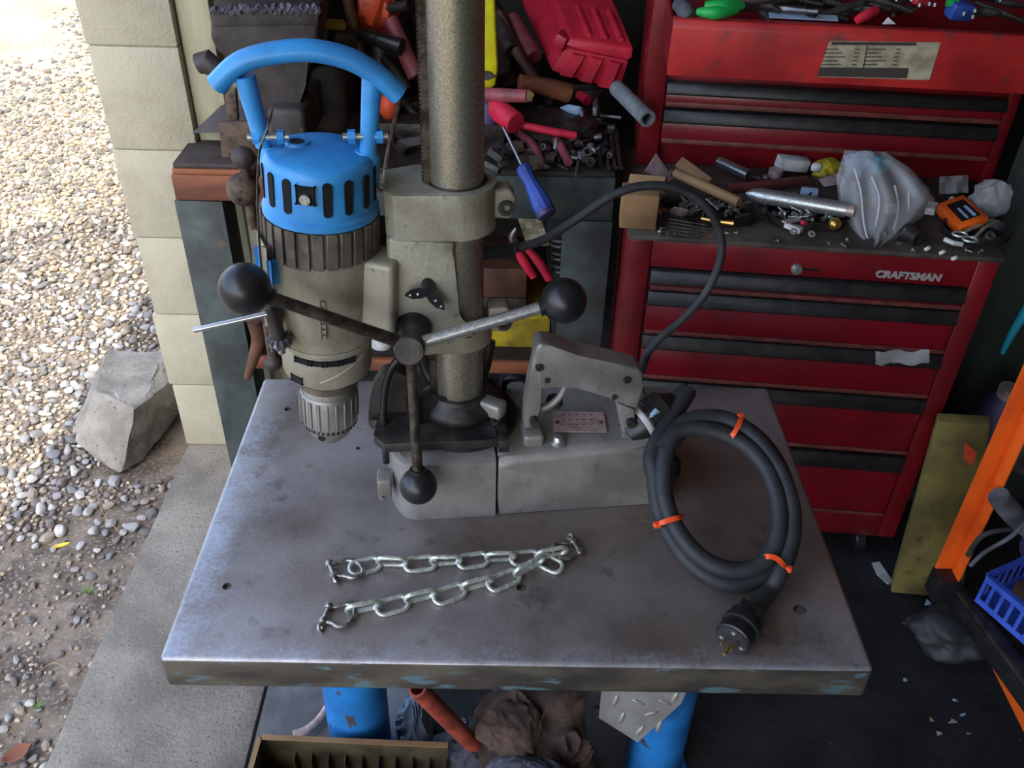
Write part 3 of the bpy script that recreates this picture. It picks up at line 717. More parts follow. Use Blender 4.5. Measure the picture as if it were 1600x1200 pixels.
for px, py in ((832, 680), (983, 683)):
    q = D.at(px, py, y=GY+.012); b = MB(); b.box((q.x, q.y+.004, (q.z+BH+.004)/2+.004), (.03, .042, max(.012, q.z-BH+.01)), bev=.005, seg=3); part(gr, 'foot', b, 'magnet')
    q2 = D.at(px+2, py-24, y=GY+.002); part(gr, 'foot_screw', MB().cyl(q2+Vector((0, .004, 0)), q2+Vector((0, -.008, 0)), .0065, n=14), 'darksteel')
b = MB(); b.tube([D.at(px, py, y=GY+.018) for px, py in ((884, 602), (876, 618), (862, 632), (846, 638))], [.0042, .005, .0055, .006], 10, k=4); part(gr, 'trigger', b, 'magnet')
b = MB(); q = D.at(866, 632, y=GY+.03); b.lathe([(.0115, 0), (.013, .003), (.0115, .012)], q, (0, 0, 1), 20); part(gr, 'knurled_nut', b, 'darksteel')
for px, py, r in ((843, 574, .0058), (855, 594, .004), (980, 593, .0058), (960, 620, .0042)):
    q = D.at(px, py, y=GY-.0004); s_ = part(gr, 'slotted_screw', MB().cyl(q+Vector((0, .003, 0)), q+Vector((0, -.0022, 0)), r, n=18), 'darksteel')
    part(s_, 'screw_slot', MB().box(q+Vector((0, -.0023, 0)), (r*.35, .0006, r*1.9), (0, .5, 0)), 'hole')
# socket on the end of the magnet with twist-lock connector
rc = D.at(1004, 662, y=.05); b = MB(); ra = Vector((.78, .30, .38)).normalized()
sck = part(dr, 'power_inlet', MB().lathe([(.02, -.03), (.026, -.01), (.030, 0), (.031, .010), (.029, .012), (.031, .014), (.031, .04), (.024, .046), (.016, .06)], rc, ra, 32), 'black')
part(sck, 'white_ring', MB().lathe([(.0292, -.004), (.0316, 0), (.0316, .004), (.030, .006)], rc, ra, 32), 'white')
part(sck, 'white_clip', MB().box(rc+ra*.026+Vector((-.012, -.022, .016)), (.010, .006, .020), (0, .8, .3), .001), 'bluewhite')
b = MB(); b.box((.268, .05, .045), (.014, .08, .07), bev=.004); part(dr, 'end_switch', b, 'black')
b = MB(); b.box((.282, .05, .035), (.018, .02, .03), bev=.004); part(dr, 'end_clamp', b, 'black')
# motor lead looping to the grip
b = MB(); lp = [(756, 394, .13), (800, 389, .14), (850, 374, .15), (900, 343, .16), (960, 304, .16), (1010, 290, .16), (1062, 296, .16), (1102, 322, .155), (1124, 362, .15), (1126, 404, .145), (1104, 456, .14), (1068, 498, .13), (1034, 526, .12), (1012, 552, .112), (1003, 580, .108)]
b.tube([D.at(x, y_, y=v) for x, y_, v in lp], .0062, 12, k=6); ld = part(dr, 'motor_lead', b, 'rubber')
b = MB(); b.tube([D.at(x, y_, y=v) for x, y_, v in ((745, 394, .13), (758, 394, .13), (803, 390, .14))], .0098, 14); b.lathe([(.0115, 0), (.0115, .003)], D.at(802, 390, y=.14), (1, 0, 0), 20); part(ld, 'strain_relief', b, 'black')

# ------------------------------------------------------------------ chuck key hanging by a wire from the bail
KY = .03
ck_ = thing('chuck_key', 'steel chuck key with T bar hung by wire beside the drill motor', 'tool', D.w(D.at(440, 560, y=KY)))
def wd_(px, py, y_): return D.w(D.at(px, py, y=y_))
k0, k1 = wd_(424, 482, KY), wd_(434, 522, KY); kd = (k1-k0).normalized()
part(ck_, 'shaft', MB().cyl(k0-kd*.006, k1+kd*.006, .0095, n=20, bev=.001), 'darksteel')
part(ck_, 't_bar', MB().cyl(wd_(303, 516, KY-.012), wd_(419, 490, KY-.004), .0035, n=14), 'chrome', label='thin bright steel cross bar')
gk = MB(); g0 = k1+kd*.003; gk.lathe([(.006, 0), (.0155, .009), (.013, .014), (.005, .0145)], g0, kd, 24); gg = part(ck_, 'bevel_gear', gk, 'steel')
u2, v2, _ = perp(kd); gk = MB()
for i in range(12):
    a = 2*PI*i/12; d = u2*math.cos(a)+v2*math.sin(a); gk.box(g0+kd*.008+d*.0135, (.006, .0024, .013), Matrix((d, kd.cross(d), kd)).transposed())
part(gg, 'gear_teeth', gk, 'steel', kind='stuff')
part(ck_, 'pilot', MB().cyl(g0+kd*.012, g0+kd*.026, .005, n=14), 'chrome')
wp = [wd_(px, py, v) for px, py, v in ((425, 172, MY+.03), (421, 190, MY-.02), (408, 228, MY-.03), (404, 250, KY), (402, 300, KY), (404, 360, KY), (410, 430, KY), (422, 478, KY-.008), (428, 486, KY+.01))]
hw = MB(); hw.tube(wp, .0014, 6, k=5); one('hanging_wire', hw, 'rodworn', 'thin stiff wire looped on the blue bail handle holding the chuck key', 'wire')

# ------------------------------------------------------------------ power cord coil
B0 = W.at(1150, 925, z=TZ+.0165); T0 = W.at(1120, 650, y=1.045)
nrm = (T0-B0).cross(Vector((1, 0, 0))).normalized()
if nrm.z < 0: nrm = -nrm
def cpl(px, py, off=0): return W.pl(px, py, B0+nrm*off, nrm)
pc_ = thing('power_cord', 'thick black power cord coiled with orange ties and three-prong plug', 'cord', (B0.x, B0.y+.1, TZ))
l1 = [(1018, 700), (1036, 664), (1075, 652)]
outer = [(1030, 700), (1050, 672), (1090, 656), (1130, 656), (1170, 676), (1205, 715), (1230, 765), (1237, 815), (1228, 865), (1206, 915), (1176, 954)]
inner = [(1030, 668), (1045, 668), (1080, 665), (1120, 668), (1160, 692), (1195, 735), (1215, 790), (1216, 840), (1195, 880), (1160, 892), (1120, 885), (1075, 850), (1048, 800), (1038, 740), (1047, 690), (1075, 662)]
back = [(1010, 660), (1022, 700), (1024, 750), (1032, 800), (1055, 850), (1095, 893), (1140, 912), (1180, 905), (1212, 880), (1228, 840)]
pa = [cpl(px, py, .004) for px, py in back] + [cpl(px, py, -.002) for px, py in ((1232, 790), (1222, 742), (1196, 698), (1160, 668), (1118, 656), (1078, 662), (1050, 690))]
pb = [cpl(px, py, .014+.004*math.sin(i)) for i, (px, py) in enumerate(((1050, 690), (1038, 740), (1042, 790), (1062, 835), (1098, 872), (1140, 890), (1180, 888), (1206, 862), (1217, 820), (1212, 770), (1190, 722), (1156, 688), (1112, 668), (1070, 668)))]
cab = MB(); cab.tube([D.w(rc+ra*.05), D.w(rc+ra*.085)]+pa[1:], .0128, 14, k=5); part(pc_, 'cable', cab, 'rubber')
cab = MB(); cab.tube([cpl(1070, 662, .006)]+pb[0:0]+[cpl(px, py, .014) for px, py in ((1046, 690), (1036, 735), (1040, 785), (1060, 832), (1096, 872), (1140, 891), (1182, 886), (1208, 858), (1218, 815), (1212, 768), (1190, 722), (1156, 690), (1110, 672), (1062, 672), (1034, 704))], .0128, 14, k=5); part(pc_, 'cable', cab, 'rubber')
pe = W.at(1170, 962, z=TZ+.024); pf = W.at(1142, 1003, z=TZ+.022); pd = (pf-pe).normalized()
cab = MB(); cab.tube([cpl(1040, 700, .004)]+[cpl(px, py, .012) for px, py in ((1068, 662), (1110, 652), (1150, 662), (1190, 695), (1222, 745), (1238, 800), (1235, 850), (1218, 895))]+[W.at(1200, 925, z=TZ+.020), pe+pd*.004], .0128, 14, k=5); part(pc_, 'cable', cab, 'rubber')
def tie(pts, hx, wd2=.0022):
    b = MB(); g = catmull(pts, 6); rg = []
    tdir = nrm
    for i, p in enumerate(g):
        dd = (g[min(i+1, len(g)-1)]-g[max(i-1, 0)]).normalized(); sdv = dd.cross(nrm).normalized()
        rg.append([p+sdv*.0035-nrm*.0008, p+sdv*.0035+nrm*.0012, p-sdv*.0035+nrm*.0012, p-sdv*.0035-nrm*.0008])
    b.rings(rg); t = part(pc_, 'cable_tie', b, 'tie')
    part(t, 'tie_head', MB().box(hx[0], (.010, .008, .008), hx[1], .001, 1), 'tie')
tie([cpl(1134, 687, .0), cpl(1142, 683, .024), cpl(1152, 668, .030), cpl(1158, 652, .022), cpl(1156, 645, .0)], (cpl(1157, 651, .018), (0, 0, .6)))
tie([cpl(1066, 803, .0), cpl(1062, 808, .026), cpl(1045, 813, .030), cpl(1030, 818, .024), cpl(1022, 820, .004)], (cpl(1027, 820, .020), (0, 0, .2)))
tie([cpl(1188, 878, .0), cpl(1196, 870, .026), cpl(1212, 872, .030), cpl(1226, 884, .026), cpl(1236, 892, .004)], (cpl(1232, 889, .022), (0, 0, -.6)))
pg = MB(); pg.lathe([(.014, -.006), (.021, 0), (.024, .006), (.024, .016), (.0265, .018), (.0265, .026), (.023, .027), (.023, .034), (.0245, .035), (.0245, .046), (.022, .048)], pe, pd, 36); pl = part(pc_, 'plug', pg, 'black')
up = (Vector((0, 0, 1))-pd*pd.z).normalized(); rt = pd.cross(up)
fc = MB(); fc.cyl(pe+pd*.046, pe+pd*.0492, .0215, n=32); part(pl, 'plug_face', fc, 'rubber')
for dx, dz, w1, w2 in ((-.007, .003, .0015, .0065), (.007, .003, .0015, .0065)):
    q = pe+pd*.057+rt*dx+up*dz; part(pl, 'prong', MB().box(q, (w1, w2, .02), Matrix((rt, up, pd)).transposed(), .0004, 1), 'brass')
q = pe+pd*.049-up*.0085; part(pl, 'prong', MB().cyl(q, q+pd*.019, .0026, n=12), 'brass')
for dx, dz in ((-.014, -.005), (.014, -.005), (0, .015)):
    q = pe+pd*.049+rt*dx+up*dz; part(pl, 'face_screw', MB().cyl(q, q+pd*.0008, .0026, n=10), 'zinc')
part(pl, 'cord_clamp', MB().box(pe+pd*.002+up*.016, (.03, .012, .016), Matrix((rt, up, pd)).transposed(), .003), 'black')

# ------------------------------------------------------------------ chains and shackles on the table
LR = .0033
def link_obj(par, a, b_, flat, z0=.0034):
    a, b_ = W.at(a[0], a[1], z=TZ+z0), W.at(b_[0], b_[1], z=TZ+z0); c = (a+b_)/2; d = (b_-a); L = d.length/2; d.normalize()
    s = Vector((-d.y, d.x, 0)); up_ = Vector((0, 0, 1)); tilt = math.radians(-14) if flat else math.radians(74)
    s = -s*math.cos(tilt)+up_*math.sin(tilt); rw = .0102
    c = c+up_*(rw*abs(math.sin(tilt)))
    pts_ = []
    for i in range(13):
        t = -PI/2+PI*i/12; pts_.append(c+d*(L-rw-LR+rw*math.cos(t))+s*(rw*math.sin(t)))
    for i in range(13):
        t = PI/2+PI*i/12; pts_.append(c+d*(-(L-rw-LR)+rw*math.cos(t))+s*(rw*math.sin(t)))
    o = part(par, 'link', MB().tube(pts_, LR, 10, True), 'zinc')
    wq = c+s*rw; part(o, 'weld', MB().cyl(wq-d*.0012, wq+d*.0012, LR*1.22, n=12), 'zinc')
chA = thing('chain', 'galvanised chain lying straight with a loose end link near the other chain', 'chain', W.at(700, 880, z=TZ), group='galvanised chains on the table')
for a, b_, f in (((543, 893), (598, 880), 1), ((587, 884), (640, 886), 0), ((629, 886), (685, 880), 1), ((670, 884), (724, 882), 0), ((712, 882), (766, 874), 1), ((756, 878), (808, 876), 0), ((795, 877), (846, 871), 1), ((838, 872), (880, 893), 1)):
    link_obj(chA, a, b_, f, .0034)
chB = thing('chain', 'galvanised chain lying at a slant between two shackles', 'chain', W.at(700, 930, z=TZ), group='galvanised chains on the table')
for i, (a, b_, f) in enumerate((((539, 962), (597, 950), 0), ((585, 956), (642, 940), 1), ((630, 945), (684, 932), 0), ((675, 940), (730, 920), 1), ((718, 926), (772, 912), 0), ((760, 920), (814, 897), 1), ((801, 905), (852, 878), 0), ((834, 876), (888, 866), 0))):
    link_obj(chB, a, b_, f, .0034 if i < 6 else .0095)
def shackle(bx, by, px0, px1, label, z=.006, lift=0):
    """bow crown pixel (bx,by); pin from pixel px0 to px1"""
    p0, p1 = W.at(px0[0], px0[1], z=TZ+z), W.at(px1[0], px1[1], z=TZ+z); c = W.at(bx, by, z=TZ+z+lift); m = (p0+p1)/2; ax_ = (p1-p0); w_ = ax_.length; ax_.normalize()
    o = thing('shackle', label, 'shackle', m-Vector((0, 0, z)), group='bow shackles on the chains')
    out = (c-m); L = out.length; out.normalize(); h = w_*.46
    pts_ = [m-ax_*h*.75, m-ax_*h*.85+out*L*.3, m-ax_*h*1.15+out*L*.6, m-ax_*h*.8+out*L*.9, m+out*L, m+ax_*h*.8+out*L*.9, m+ax_*h*1.15+out*L*.6, m+ax_*h*.85+out*L*.3, m+ax_*h*.75]
    bw = part(o, 'bow', MB().tube(pts_, .0036, 12, k=5), 'shackle')
    for s in (-1, 1): part(bw, 'eye', MB().cyl(m+ax_*(s*h*.75)-ax_*.0036, m+ax_*(s*h*.75)+ax_*.0036, .0062, n=16, bev=.001), 'shackle')
    pn = part(o, 'pin', MB().cyl(p0, p1, .0034, n=14), 'shackle')
    part(pn, 'pin_collar', MB().cyl(p1-ax_*.004, p1-ax_*.001, .0055, n=14), 'shackle')
    e = p1+ax_*.005; part(pn, 'pin_tab', MB().lathe([(.006, -.0016), (.006, .0016), (.0022, .0016), (.0022, -.0016), (.006, -.0016)], e, Vector((-ax_.y, ax_.x, .6)), 16, cap=False), 'shackle')
shackle(566, 888, (513, 877), (523, 903), 'small bow shackle on the chain with the loose end link', .0075)
shackle(553, 962, (516, 943), (503, 976), 'small bow shackle at the table edge end of the slanting chain', .006)
shackle(866, 864, (909, 866), (894, 843), 'small bow shackle by the drill base at the slanting chain end', .006)
from mathutils import noise as mn
# ------------------------------------------------------------------ workbench behind the table
BYF, BZ = 1.92, .93
wbn = thing('workbench', 'heavy steel workbench with timber edge behind the drill table', 'bench', (-.25, 2.3, 0))
part(wbn, 'bench_top', MB().bb((-.742, BYF, BZ-.012), (.25, 2.75, BZ), .003), 'benchtop')
part(wbn, 'edge_board', MB().bb((-.75, BYF-.004, BZ-.088), (-.42, BYF+.05, BZ-.026), .004), 'woodred')
part(wbn, 'edge_strip', MB().bb((-.745, BYF-.002, BZ-.025), (-.42, BYF+.05, BZ-.0125), .002), 'woodred')
part(wbn, 'apron', MB().bb((-.415, BYF, BZ-.118), (.252, BYF+.04, BZ-.0125), .003), 'benchsteel')
for x0_, x1_, zt in ((-.755, -.645, BZ-.09), (.139, .254, BZ-.12)):
    part(wbn, 'leg', MB().bb((x0_, BYF-.002, 0), (x1_, BYF+.01, zt), .002).bb((x1_-.01, BYF+.011, 0), (x1_, BYF+.09, zt), .002), 'benchsteel')
    part(wbn, 'leg', MB().bb((x0_, 2.66, 0), (x1_, 2.74, BZ-.012), .002), 'benchsteel')
part(wbn, 'lower_shelf', MB().bb((-.64, BYF+.02, .372), (.138, 2.66, .385)), 'benchtop')
part(wbn, 'shelf_board', MB().bb((-.64, BYF+.006, .365), (.137, BYF+.019, .402), .002), 'woodred')

# --- bench vise
vi = thing('bench_vise', 'massive dark iron bench vise with ball ended handle hanging down', 'vise', (-.45, 2.05, BZ))
VY = 1.90
def vp(l, y): return [W.at(px, py, y=y) for px, py in l]
jw = [(328, 14), (500, 10), (497, 62), (490, 90), (470, 130), (462, 212), (395, 212), (392, 130), (372, 100), (340, 84), (328, 60)]
part(vi, 'front_jaw', MB().prism(vp(jw, VY), (0, .075, 0), .010, 3), 'viseiron', 30)
part(vi, 'jaw_insert', MB().prism(vp([(330, 12), (498, 9), (497, 40), (332, 42)], VY-.004), (0, .07, 0), .003, 2), 'viseiron')
b = MB(); rr = random.Random(5)
for i in range(34):
    p = W.at(334+i*4.9, 13+rr.uniform(-3, 5), y=VY-.006); b.box(p, (.007, .012, rr.uniform(.006, .016)), (rr.random(), rr.random(), rr.random()))
part(vi, 'chipped_edge', b, 'raggrey', kind='stuff')
part(vi, 'rear_jaw', MB().prism(vp([(332, -30), (505, -34), (500, 40), (470, 180), (400, 180), (340, 60)], 2.06), (0, .11, 0), .012, 3), 'viseiron', 30)
part(vi, 'slide_bar', MB().bb((-.50, 1.86, BZ+.06), (-.42, 2.42, BZ+.15), .012, 3), 'viseiron')
part(vi, 'vise_body', MB().bb((-.55, 2.06, BZ+.012), (-.37, 2.36, BZ+.18), .03, 4), 'viseiron')
part(vi, 'swivel_base', MB().lathe([(.13, 0), (.13, .018), (.12, .03), (.09, .045)], (-.47, 2.17, BZ), (0, 0, 1), 48), 'viseiron')
part(vi, 'wing_plate', MB().hull([W.at(px, py, y=y) for px, py, y in ((300, 208, 2.02), (345, 165, 2.05), (398, 150, 2.06), (398, 206, 2.0), (330, 190, 2.08), (400, 180, 2.2))]), 'viseiron')
for px, py in ((313, 206), (334, 203)):
    q = W.at(px, py, z=BZ+.012); part(vi, 'base_bolt', hexn(MB(), q-Vector((0, 0, .006)), (0, 0, 1), .016, .02), 'oldsteel')
part(vi, 'lock_knob', MB().tube(vp([(310, 100), (322, 96), (345, 112)], 1.98), [.022, .026, .02], 14), 'viseiron')
part(vi, 'face_plate', MB().prism(vp([(342, 192), (420, 190), (432, 210), (432, 243), (346, 246)], 1.862), (0, .014, 0), .002), 'rusty')
part(vi, 'worn_edge', MB().prism(vp([(350, 148), (368, 138), (372, 190), (356, 190)], 1.878), (0, .016, 0), .003), 'rusty')
SY = 1.79
sh = W.at(380, 296, y=SY)
spn = part(vi, 'spindle', MB().cyl(sh+Vector((0, .02, 0)), (sh.x+.03, 2.1, BZ+.085), .019, n=24), 'rusty')
b = MB(); b.sph(sh, .035, 32); part(spn, 'spindle_head', b, 'rusty')
part(spn, 'head_hole', MB().cyl(sh+Vector((0, -.036, -.008)), sh+Vector((0, -.02, -.006)), .004, n=10), 'hole')
hb0, hb1 = W.at(380, 246, y=SY-.003), W.at(427, 566, y=SY+.02)
hd = part(vi, 'handle_bar', MB().cyl(hb0, hb1, .0115, n=18), 'rusty')
part(hd, 'ball_end', MB().sph(hb0, .0245, 28, (1, 1, .95)), 'viseiron'); part(hd, 'ball_end', MB().sph(hb1, .023, 28, (1, 1, .9)), 'viseiron')

# --- things on the bench
bt = BZ
def on(px, py, r=0): return W.at(px, py, z=bt+r)
def rod(name, a, z, r, mat, label, cat, n=14, group=None, r1=None):
    return one(name, MB().cyl(a, z, r, r1, n, min(r, r1 or r)*.2), mat, label, cat, group)
# red tool case with ribbed end and lid
cs = thing('tool_case', 'bright red plastic tool case with ribbed end on the bench heap', 'case', W.at(915, 120, y=2.32))
Yf, Yb = 2.30, 2.64
fq = [W.at(px, py, y=Yf) for px, py in ((893, 58), (990, 74), (968, 143), (862, 112))]
bq = [W.at(px, py, y=Yb) for px, py in ((850, -50), (940, -45), (915, 30), (812, 0))]
def lerp(a, b_, t): return a+(b_-a)*t
mid_f = [lerp(fq[0], fq[3], .30), lerp(fq[1], fq[2], .30)]; mid_b = [lerp(bq[0], bq[3], .3), lerp(bq[1], bq[2], .3)]
fo = Vector((0, .004, 0))
part(cs, 'case_body', MB().hull([mid_f[0], mid_f[1], fq[2], fq[3], mid_b[0], mid_b[1], bq[2], bq[3]], .006), 'redplastic', 30)
part(cs, 'case_lid', MB().hull([fq[0]+Vector((0, -.006, 0)), fq[1]+Vector((0, -.006, 0)), mid_f[0]+Vector((-.004, -.008, .002)), mid_f[1]+Vector((.004, -.008, .002)), bq[0], bq[1], mid_b[0], mid_b[1]], .006), 'redplastic', 30)
for i in range(3):
    t = .22+i*.28; a, z = lerp(mid_f[0], mid_f[1], t), lerp(fq[3], fq[2], t); w_ = (mid_f[1]-mid_f[0])*.12
    part(cs, 'end_rib', MB().hull([a-w_+Vector((0, -.002, -.006)), a+w_+Vector((0, -.002, -.006)), z-w_, z+w_, a-w_*.6+Vector((0, -.016, -.008)), a+w_*.6+Vector((0, -.016, -.008)), z-w_*.6+Vector((0, -.018, .004)), z+w_*.6+Vector((0, -.018, .004)), z+Vector((0, .02, 0))]), 'redplastic')
upv = (fq[0]-fq[3]).normalized()
for i in range(3):
    t = .28+i*.26; a = lerp(lerp(fq[0], bq[0], .04), lerp(fq[1], bq[1], .04), t); z = lerp(lerp(fq[0], bq[0], .42), lerp(fq[1], bq[1], .42), t); ww = (fq[1]-fq[0]).normalized()*.007
    part(cs, 'lid_rib', MB().hull([a-ww, a+ww, z-ww, z+ww, a+upv*.010-ww*.5, a+upv*.010+ww*.5, z+upv*.010-ww*.5, z+upv*.010+ww*.5]), 'redplastic')
lt = lerp(fq[0], bq[0], .06); part(cs, 'side_latch', MB().box(lerp(lt, lerp(fq[3], bq[3], .06), .25)+Vector((-.008, -.004, .004)), (.03, .05, .035), (0, .4, -.3), .004), 'redplastic')
one('scrap_box', MB().bb((.10, 2.34, bt), (.25, 2.6, bt+.06), .004), 'oldsteel', 'dark steel box under the red plastic tool case', 'box')
# yellow level / plate behind column
yl = thing('spirit_level', 'bright yellow spirit level standing upright behind the drill column', 'level', W.at(760, 150, y=2.12))
part(yl, 'level_body', MB().prism(vp([(735, -30), (772, -30), (778, 110), (774, 135), (762, 142), (735, 140)], 2.12), (0, .03, 0), .006, 3), 'yellow')
part(yl, 'level_plate', MB().prism(vp([(740, 110), (766, 112), (776, 120), (762, 126), (740, 122)], 2.116), (0, .004, 0), .0008, 1), 'steel')
# wooden hammer lying with its head to the right
hm = thing('hammer', 'rusty brown hammer with worn wooden handle leaning on the heap', 'hammer', on(850, 165))
part(hm, 'handle', MB().tube([W.at(px, py, y=y) for px, py, y in ((780, 20, 2.42), (805, 75, 2.34), (838, 128, 2.24))], [.013, .014, .011], 12, k=4), 'wooddark')
part(hm, 'head', MB().tube([W.at(812, 130, y=2.16), W.at(838, 132, y=2.17), W.at(868, 140, y=2.18), W.at(888, 146, y=2.19)], [.021, .019, .022, .023], 14), 'woodred')
sk = thing('broken_handle', 'grey weathered wooden stick with splintered pale end on the bench', 'stick', on(800, 165))
part(sk, 'stick', MB().cyl(W.at(748, 148, y=2.10), W.at(824, 150, y=2.06), .017, .015, 12), 'pinkgrip'); part(sk, 'splintered_end', MB().hull([W.at(824+jit(3), 150+q, y=2.055+jit(.006)) for q in range(-10, 11, 3)]+[W.at(832+jit(4), 150+q, y=2.06+jit(.01)) for q in range(-9, 10, 3)]), 'wood')
rt_ = thing('rubber_mallet', 'red cylindrical mallet with thin pink handle lying across the heap', 'mallet', on(790, 215))
r0, r1 = W.at(750, 150, y=2.14), W.at(806, 193, y=2.03); part(rt_, 'head', MB().cyl(r0-(r1-r0)*.2, r1, .026, n=28, bev=.003), 'redgrip')
part(rt_, 'handle', MB().tube([W.at(806, 193, y=2.06), W.at(850, 203, y=2.05), W.at(900, 212, y=2.05)], [.009, .0095, .009], 12, k=4), 'redgrip')
one('scrap_tray', MB().bb((-.30, 2.06, bt), (.0, 2.26, bt+.05), .004), 'oldsteel', 'low dark steel tray beneath the red mallet head', 'tray')
for (a, z, lab) in (((812, 208), (846, 256), 'dull pink grip of old pliers beside the blue screwdriver'), ((852, 206), (888, 254), 'dull pink grip of old pliers beside the heap of sockets')):
    p = thing('pliers', lab, 'pliers', on(*z), group='old pliers on the bench')
    part(p, 'grip', MB().tube([on(a[0], a[1], .022), on((a[0]+z[0])/2+4, (a[1]+z[1])/2-4, .02), on(z[0], z[1], .014)], [.009, .0115, .010], 12, k=4), 'pinkgrip')
    part(p, 'grip', MB().tube([on(a[0]+10, a[1]-6, .014), on((a[0]+z[0])/2+16, (a[1]+z[1])/2-6, .012), on(z[0]+10, z[1]-4, .011)], [.008, .009, .008], 12, k=4), 'oldsteel')
    part(p, 'jaw', MB().tube([on(a[0], a[1], .02), on(a[0]-12, a[1]-14, .02), on(a[0]-16, a[1]-30, .02)], [.012, .013, .006], 10, k=3), 'oldsteel')
sd_ = thing('screwdriver', 'blue handled screwdriver hanging over the bench front edge', 'screwdriver', W.at(815, 262, y=1.90))
s0, s1, s2 = W.at(787, 200, y=1.99), W.at(815, 258, y=1.90), W.at(856, 338, y=1.815)
part(sd_, 'shaft', MB().cyl(s0, s1, .0045, n=12), 'chrome')
dd = (s2-s1).normalized(); L_ = (s2-s1).length
part(sd_, 'handle', MB().lathe([(.008, 0), (.016, .006), (.0175, .02), (.0135, L_*.32), (.017, L_*.45), (.0225, L_*.75), (.0225, L_*.92), (.018, L_*.99), (.004, L_)], s1, dd, 10), 'bluegrip', 30)
part(sd_, 'handle_cap', MB().lathe([(.023, L_*.9), (.0215, L_*.985), (.016, L_*1.01)], s1, dd, 20), 'purple')
# steel pipe stub poking out by the red case
pp = thing('steel_pipe', 'short grey steel pipe with open end poking out under the red case', 'pipe', W.at(990, 165, y=2.0))
p0, p1 = W.at(964, 138, y=2.10), W.at(1012, 186, y=1.93); part(pp, 'tube', MB().pipe(p0, p1, .0185, .0125, 28, .1), 'galv'); part(pp, 'bore', MB().cyl(p1-(p1-p0).normalized()*.06, p1-(p1-p0).normalized()*.02, .0123, n=20), 'hole')
# combination wrench hanging over the apron
wq = thing('wrench', 'slim rusty combination wrench hanging over the bench edge beside the blue cap', 'wrench', W.at(600, 290, y=1.9))
part(wq, 'shaft', MB().tube([W.at(px, py, y=y) for px, py, y in ((624, 160, 2.02), (612, 210, 1.94), (604, 250, 1.90), (600, 282, 1.895))], .0055, 8, k=4), 'rusty')
c = W.at(598, 292, y=1.893); part(wq, 'ring_end', MB().tube([c+Vector((.013*math.cos(a), -.004*math.sin(a), .014*math.sin(a))) for a in [2*PI*i/20 for i in range(20)]], .0048, 8, True), 'rusty')
one('orange_ball', MB().sph(W.at(608, 165, y=2.1), .028, 24, (.9, 1, 1.2)), 'orangered', 'orange rounded plastic lump wedged beside the wrench', 'plastic')
def crumple(c, size, seed, amp=.35, sub=4, fq_=2.6, flat=True):
    b = MB(); bmesh.ops.create_icosphere(b.b, subdivisions=sub, radius=1)
    for v in b.b.verts:
        p = v.co.copy(); n1 = mn.noise(p*fq_+Vector((seed*7.3, seed, 0))); n2 = abs(mn.noise(p*fq_*2.1+Vector((0, seed*3.1, 4))))
        v.co = p*(1+amp*.8*n1-amp*.55*n2)
        if flat: v.co.z = max(v.co.z, -.62)
        v.co = Vector((v.co.x*size[0], v.co.y*size[1], v.co.z*size[2]))+Vector(c)
    return b
def cloth(c, size, seed, sub=5, folds=5.5, amp=.13):
    # heaped rag: soft mound with long rounded pleats
    b = MB(); bmesh.ops.create_icosphere(b.b, subdivisions=sub, radius=1); r_ = random.Random(seed); off = Vector((r_.uniform(0, 9), r_.uniform(0, 9), r_.uniform(0, 9)))
    d1 = Vector((r_.gauss(0, 1), r_.gauss(0, 1), r_.gauss(0, .6))).normalized(); d2 = Vector((r_.gauss(0, 1), r_.gauss(0, 1), r_.gauss(0, .6))).normalized()
    for v in b.b.verts:
        p = v.co.copy(); w_ = mn.noise(p*1.3+off)*2.2+mn.noise(p*2.7+off)*.7
        f = 1-abs(math.sin(folds*p.dot(d1)+w_*1.6)); g = 1-abs(math.sin(folds*.8*p.dot(d2)-w_*1.9))
        k = 1+.28*mn.noise(p*1.1+off*2)+amp*(max(f, g)**1.6-.35)
        q = p*k; q.z = max(q.z, -.55)
        v.co = Vector((q.x*size[0], q.y*size[1], q.z*size[2]))+Vector(c)
    return b
one('plastic_bag', crumple(W.at(590, 18, y=2.3), (.05, .06, .07), 2, .4, 3), 'orangered', 'crumpled orange plastic bag on the heap behind the handle', 'bag', sharp=25)
tr = thing('torch', 'black glossy torch lying on the heap behind the blue handle', 'torch', W.at(595, 70, y=2.2))
a, z = W.at(560, 52, y=2.22), W.at(628, 74, y=2.18); part(tr, 'torch_body', MB().lathe([(.017, 0), (.018, .05), (.0155, .052), (.0155, .056), (.018, .058), (.02, (z-a).length)], a, z-a, 24), 'black')
one('wooden_stick', MB().tube([W.at(540, -20, y=2.3), W.at(552, 40, y=2.24), W.at(566, 96, y=2.2)], [.013, .014, .0125], 12, k=3), 'wooddark', 'slim brown wooden tool handle standing up behind the bail', 'handle')
one('yellow_block', MB().box(W.at(522, 38, y=2.2), (.05, .04, .016), (0, .1, .3), .003), 'yellowold', 'small yellow block on the heap beside the vise', 'block')
one('angle_scrap', MB().box(W.at(534, 62, y=2.2), (.055, .05, .05), (.2, .2, .5), .003), 'viseiron', 'dull steel angle offcut beside the vise jaw', 'scrap')
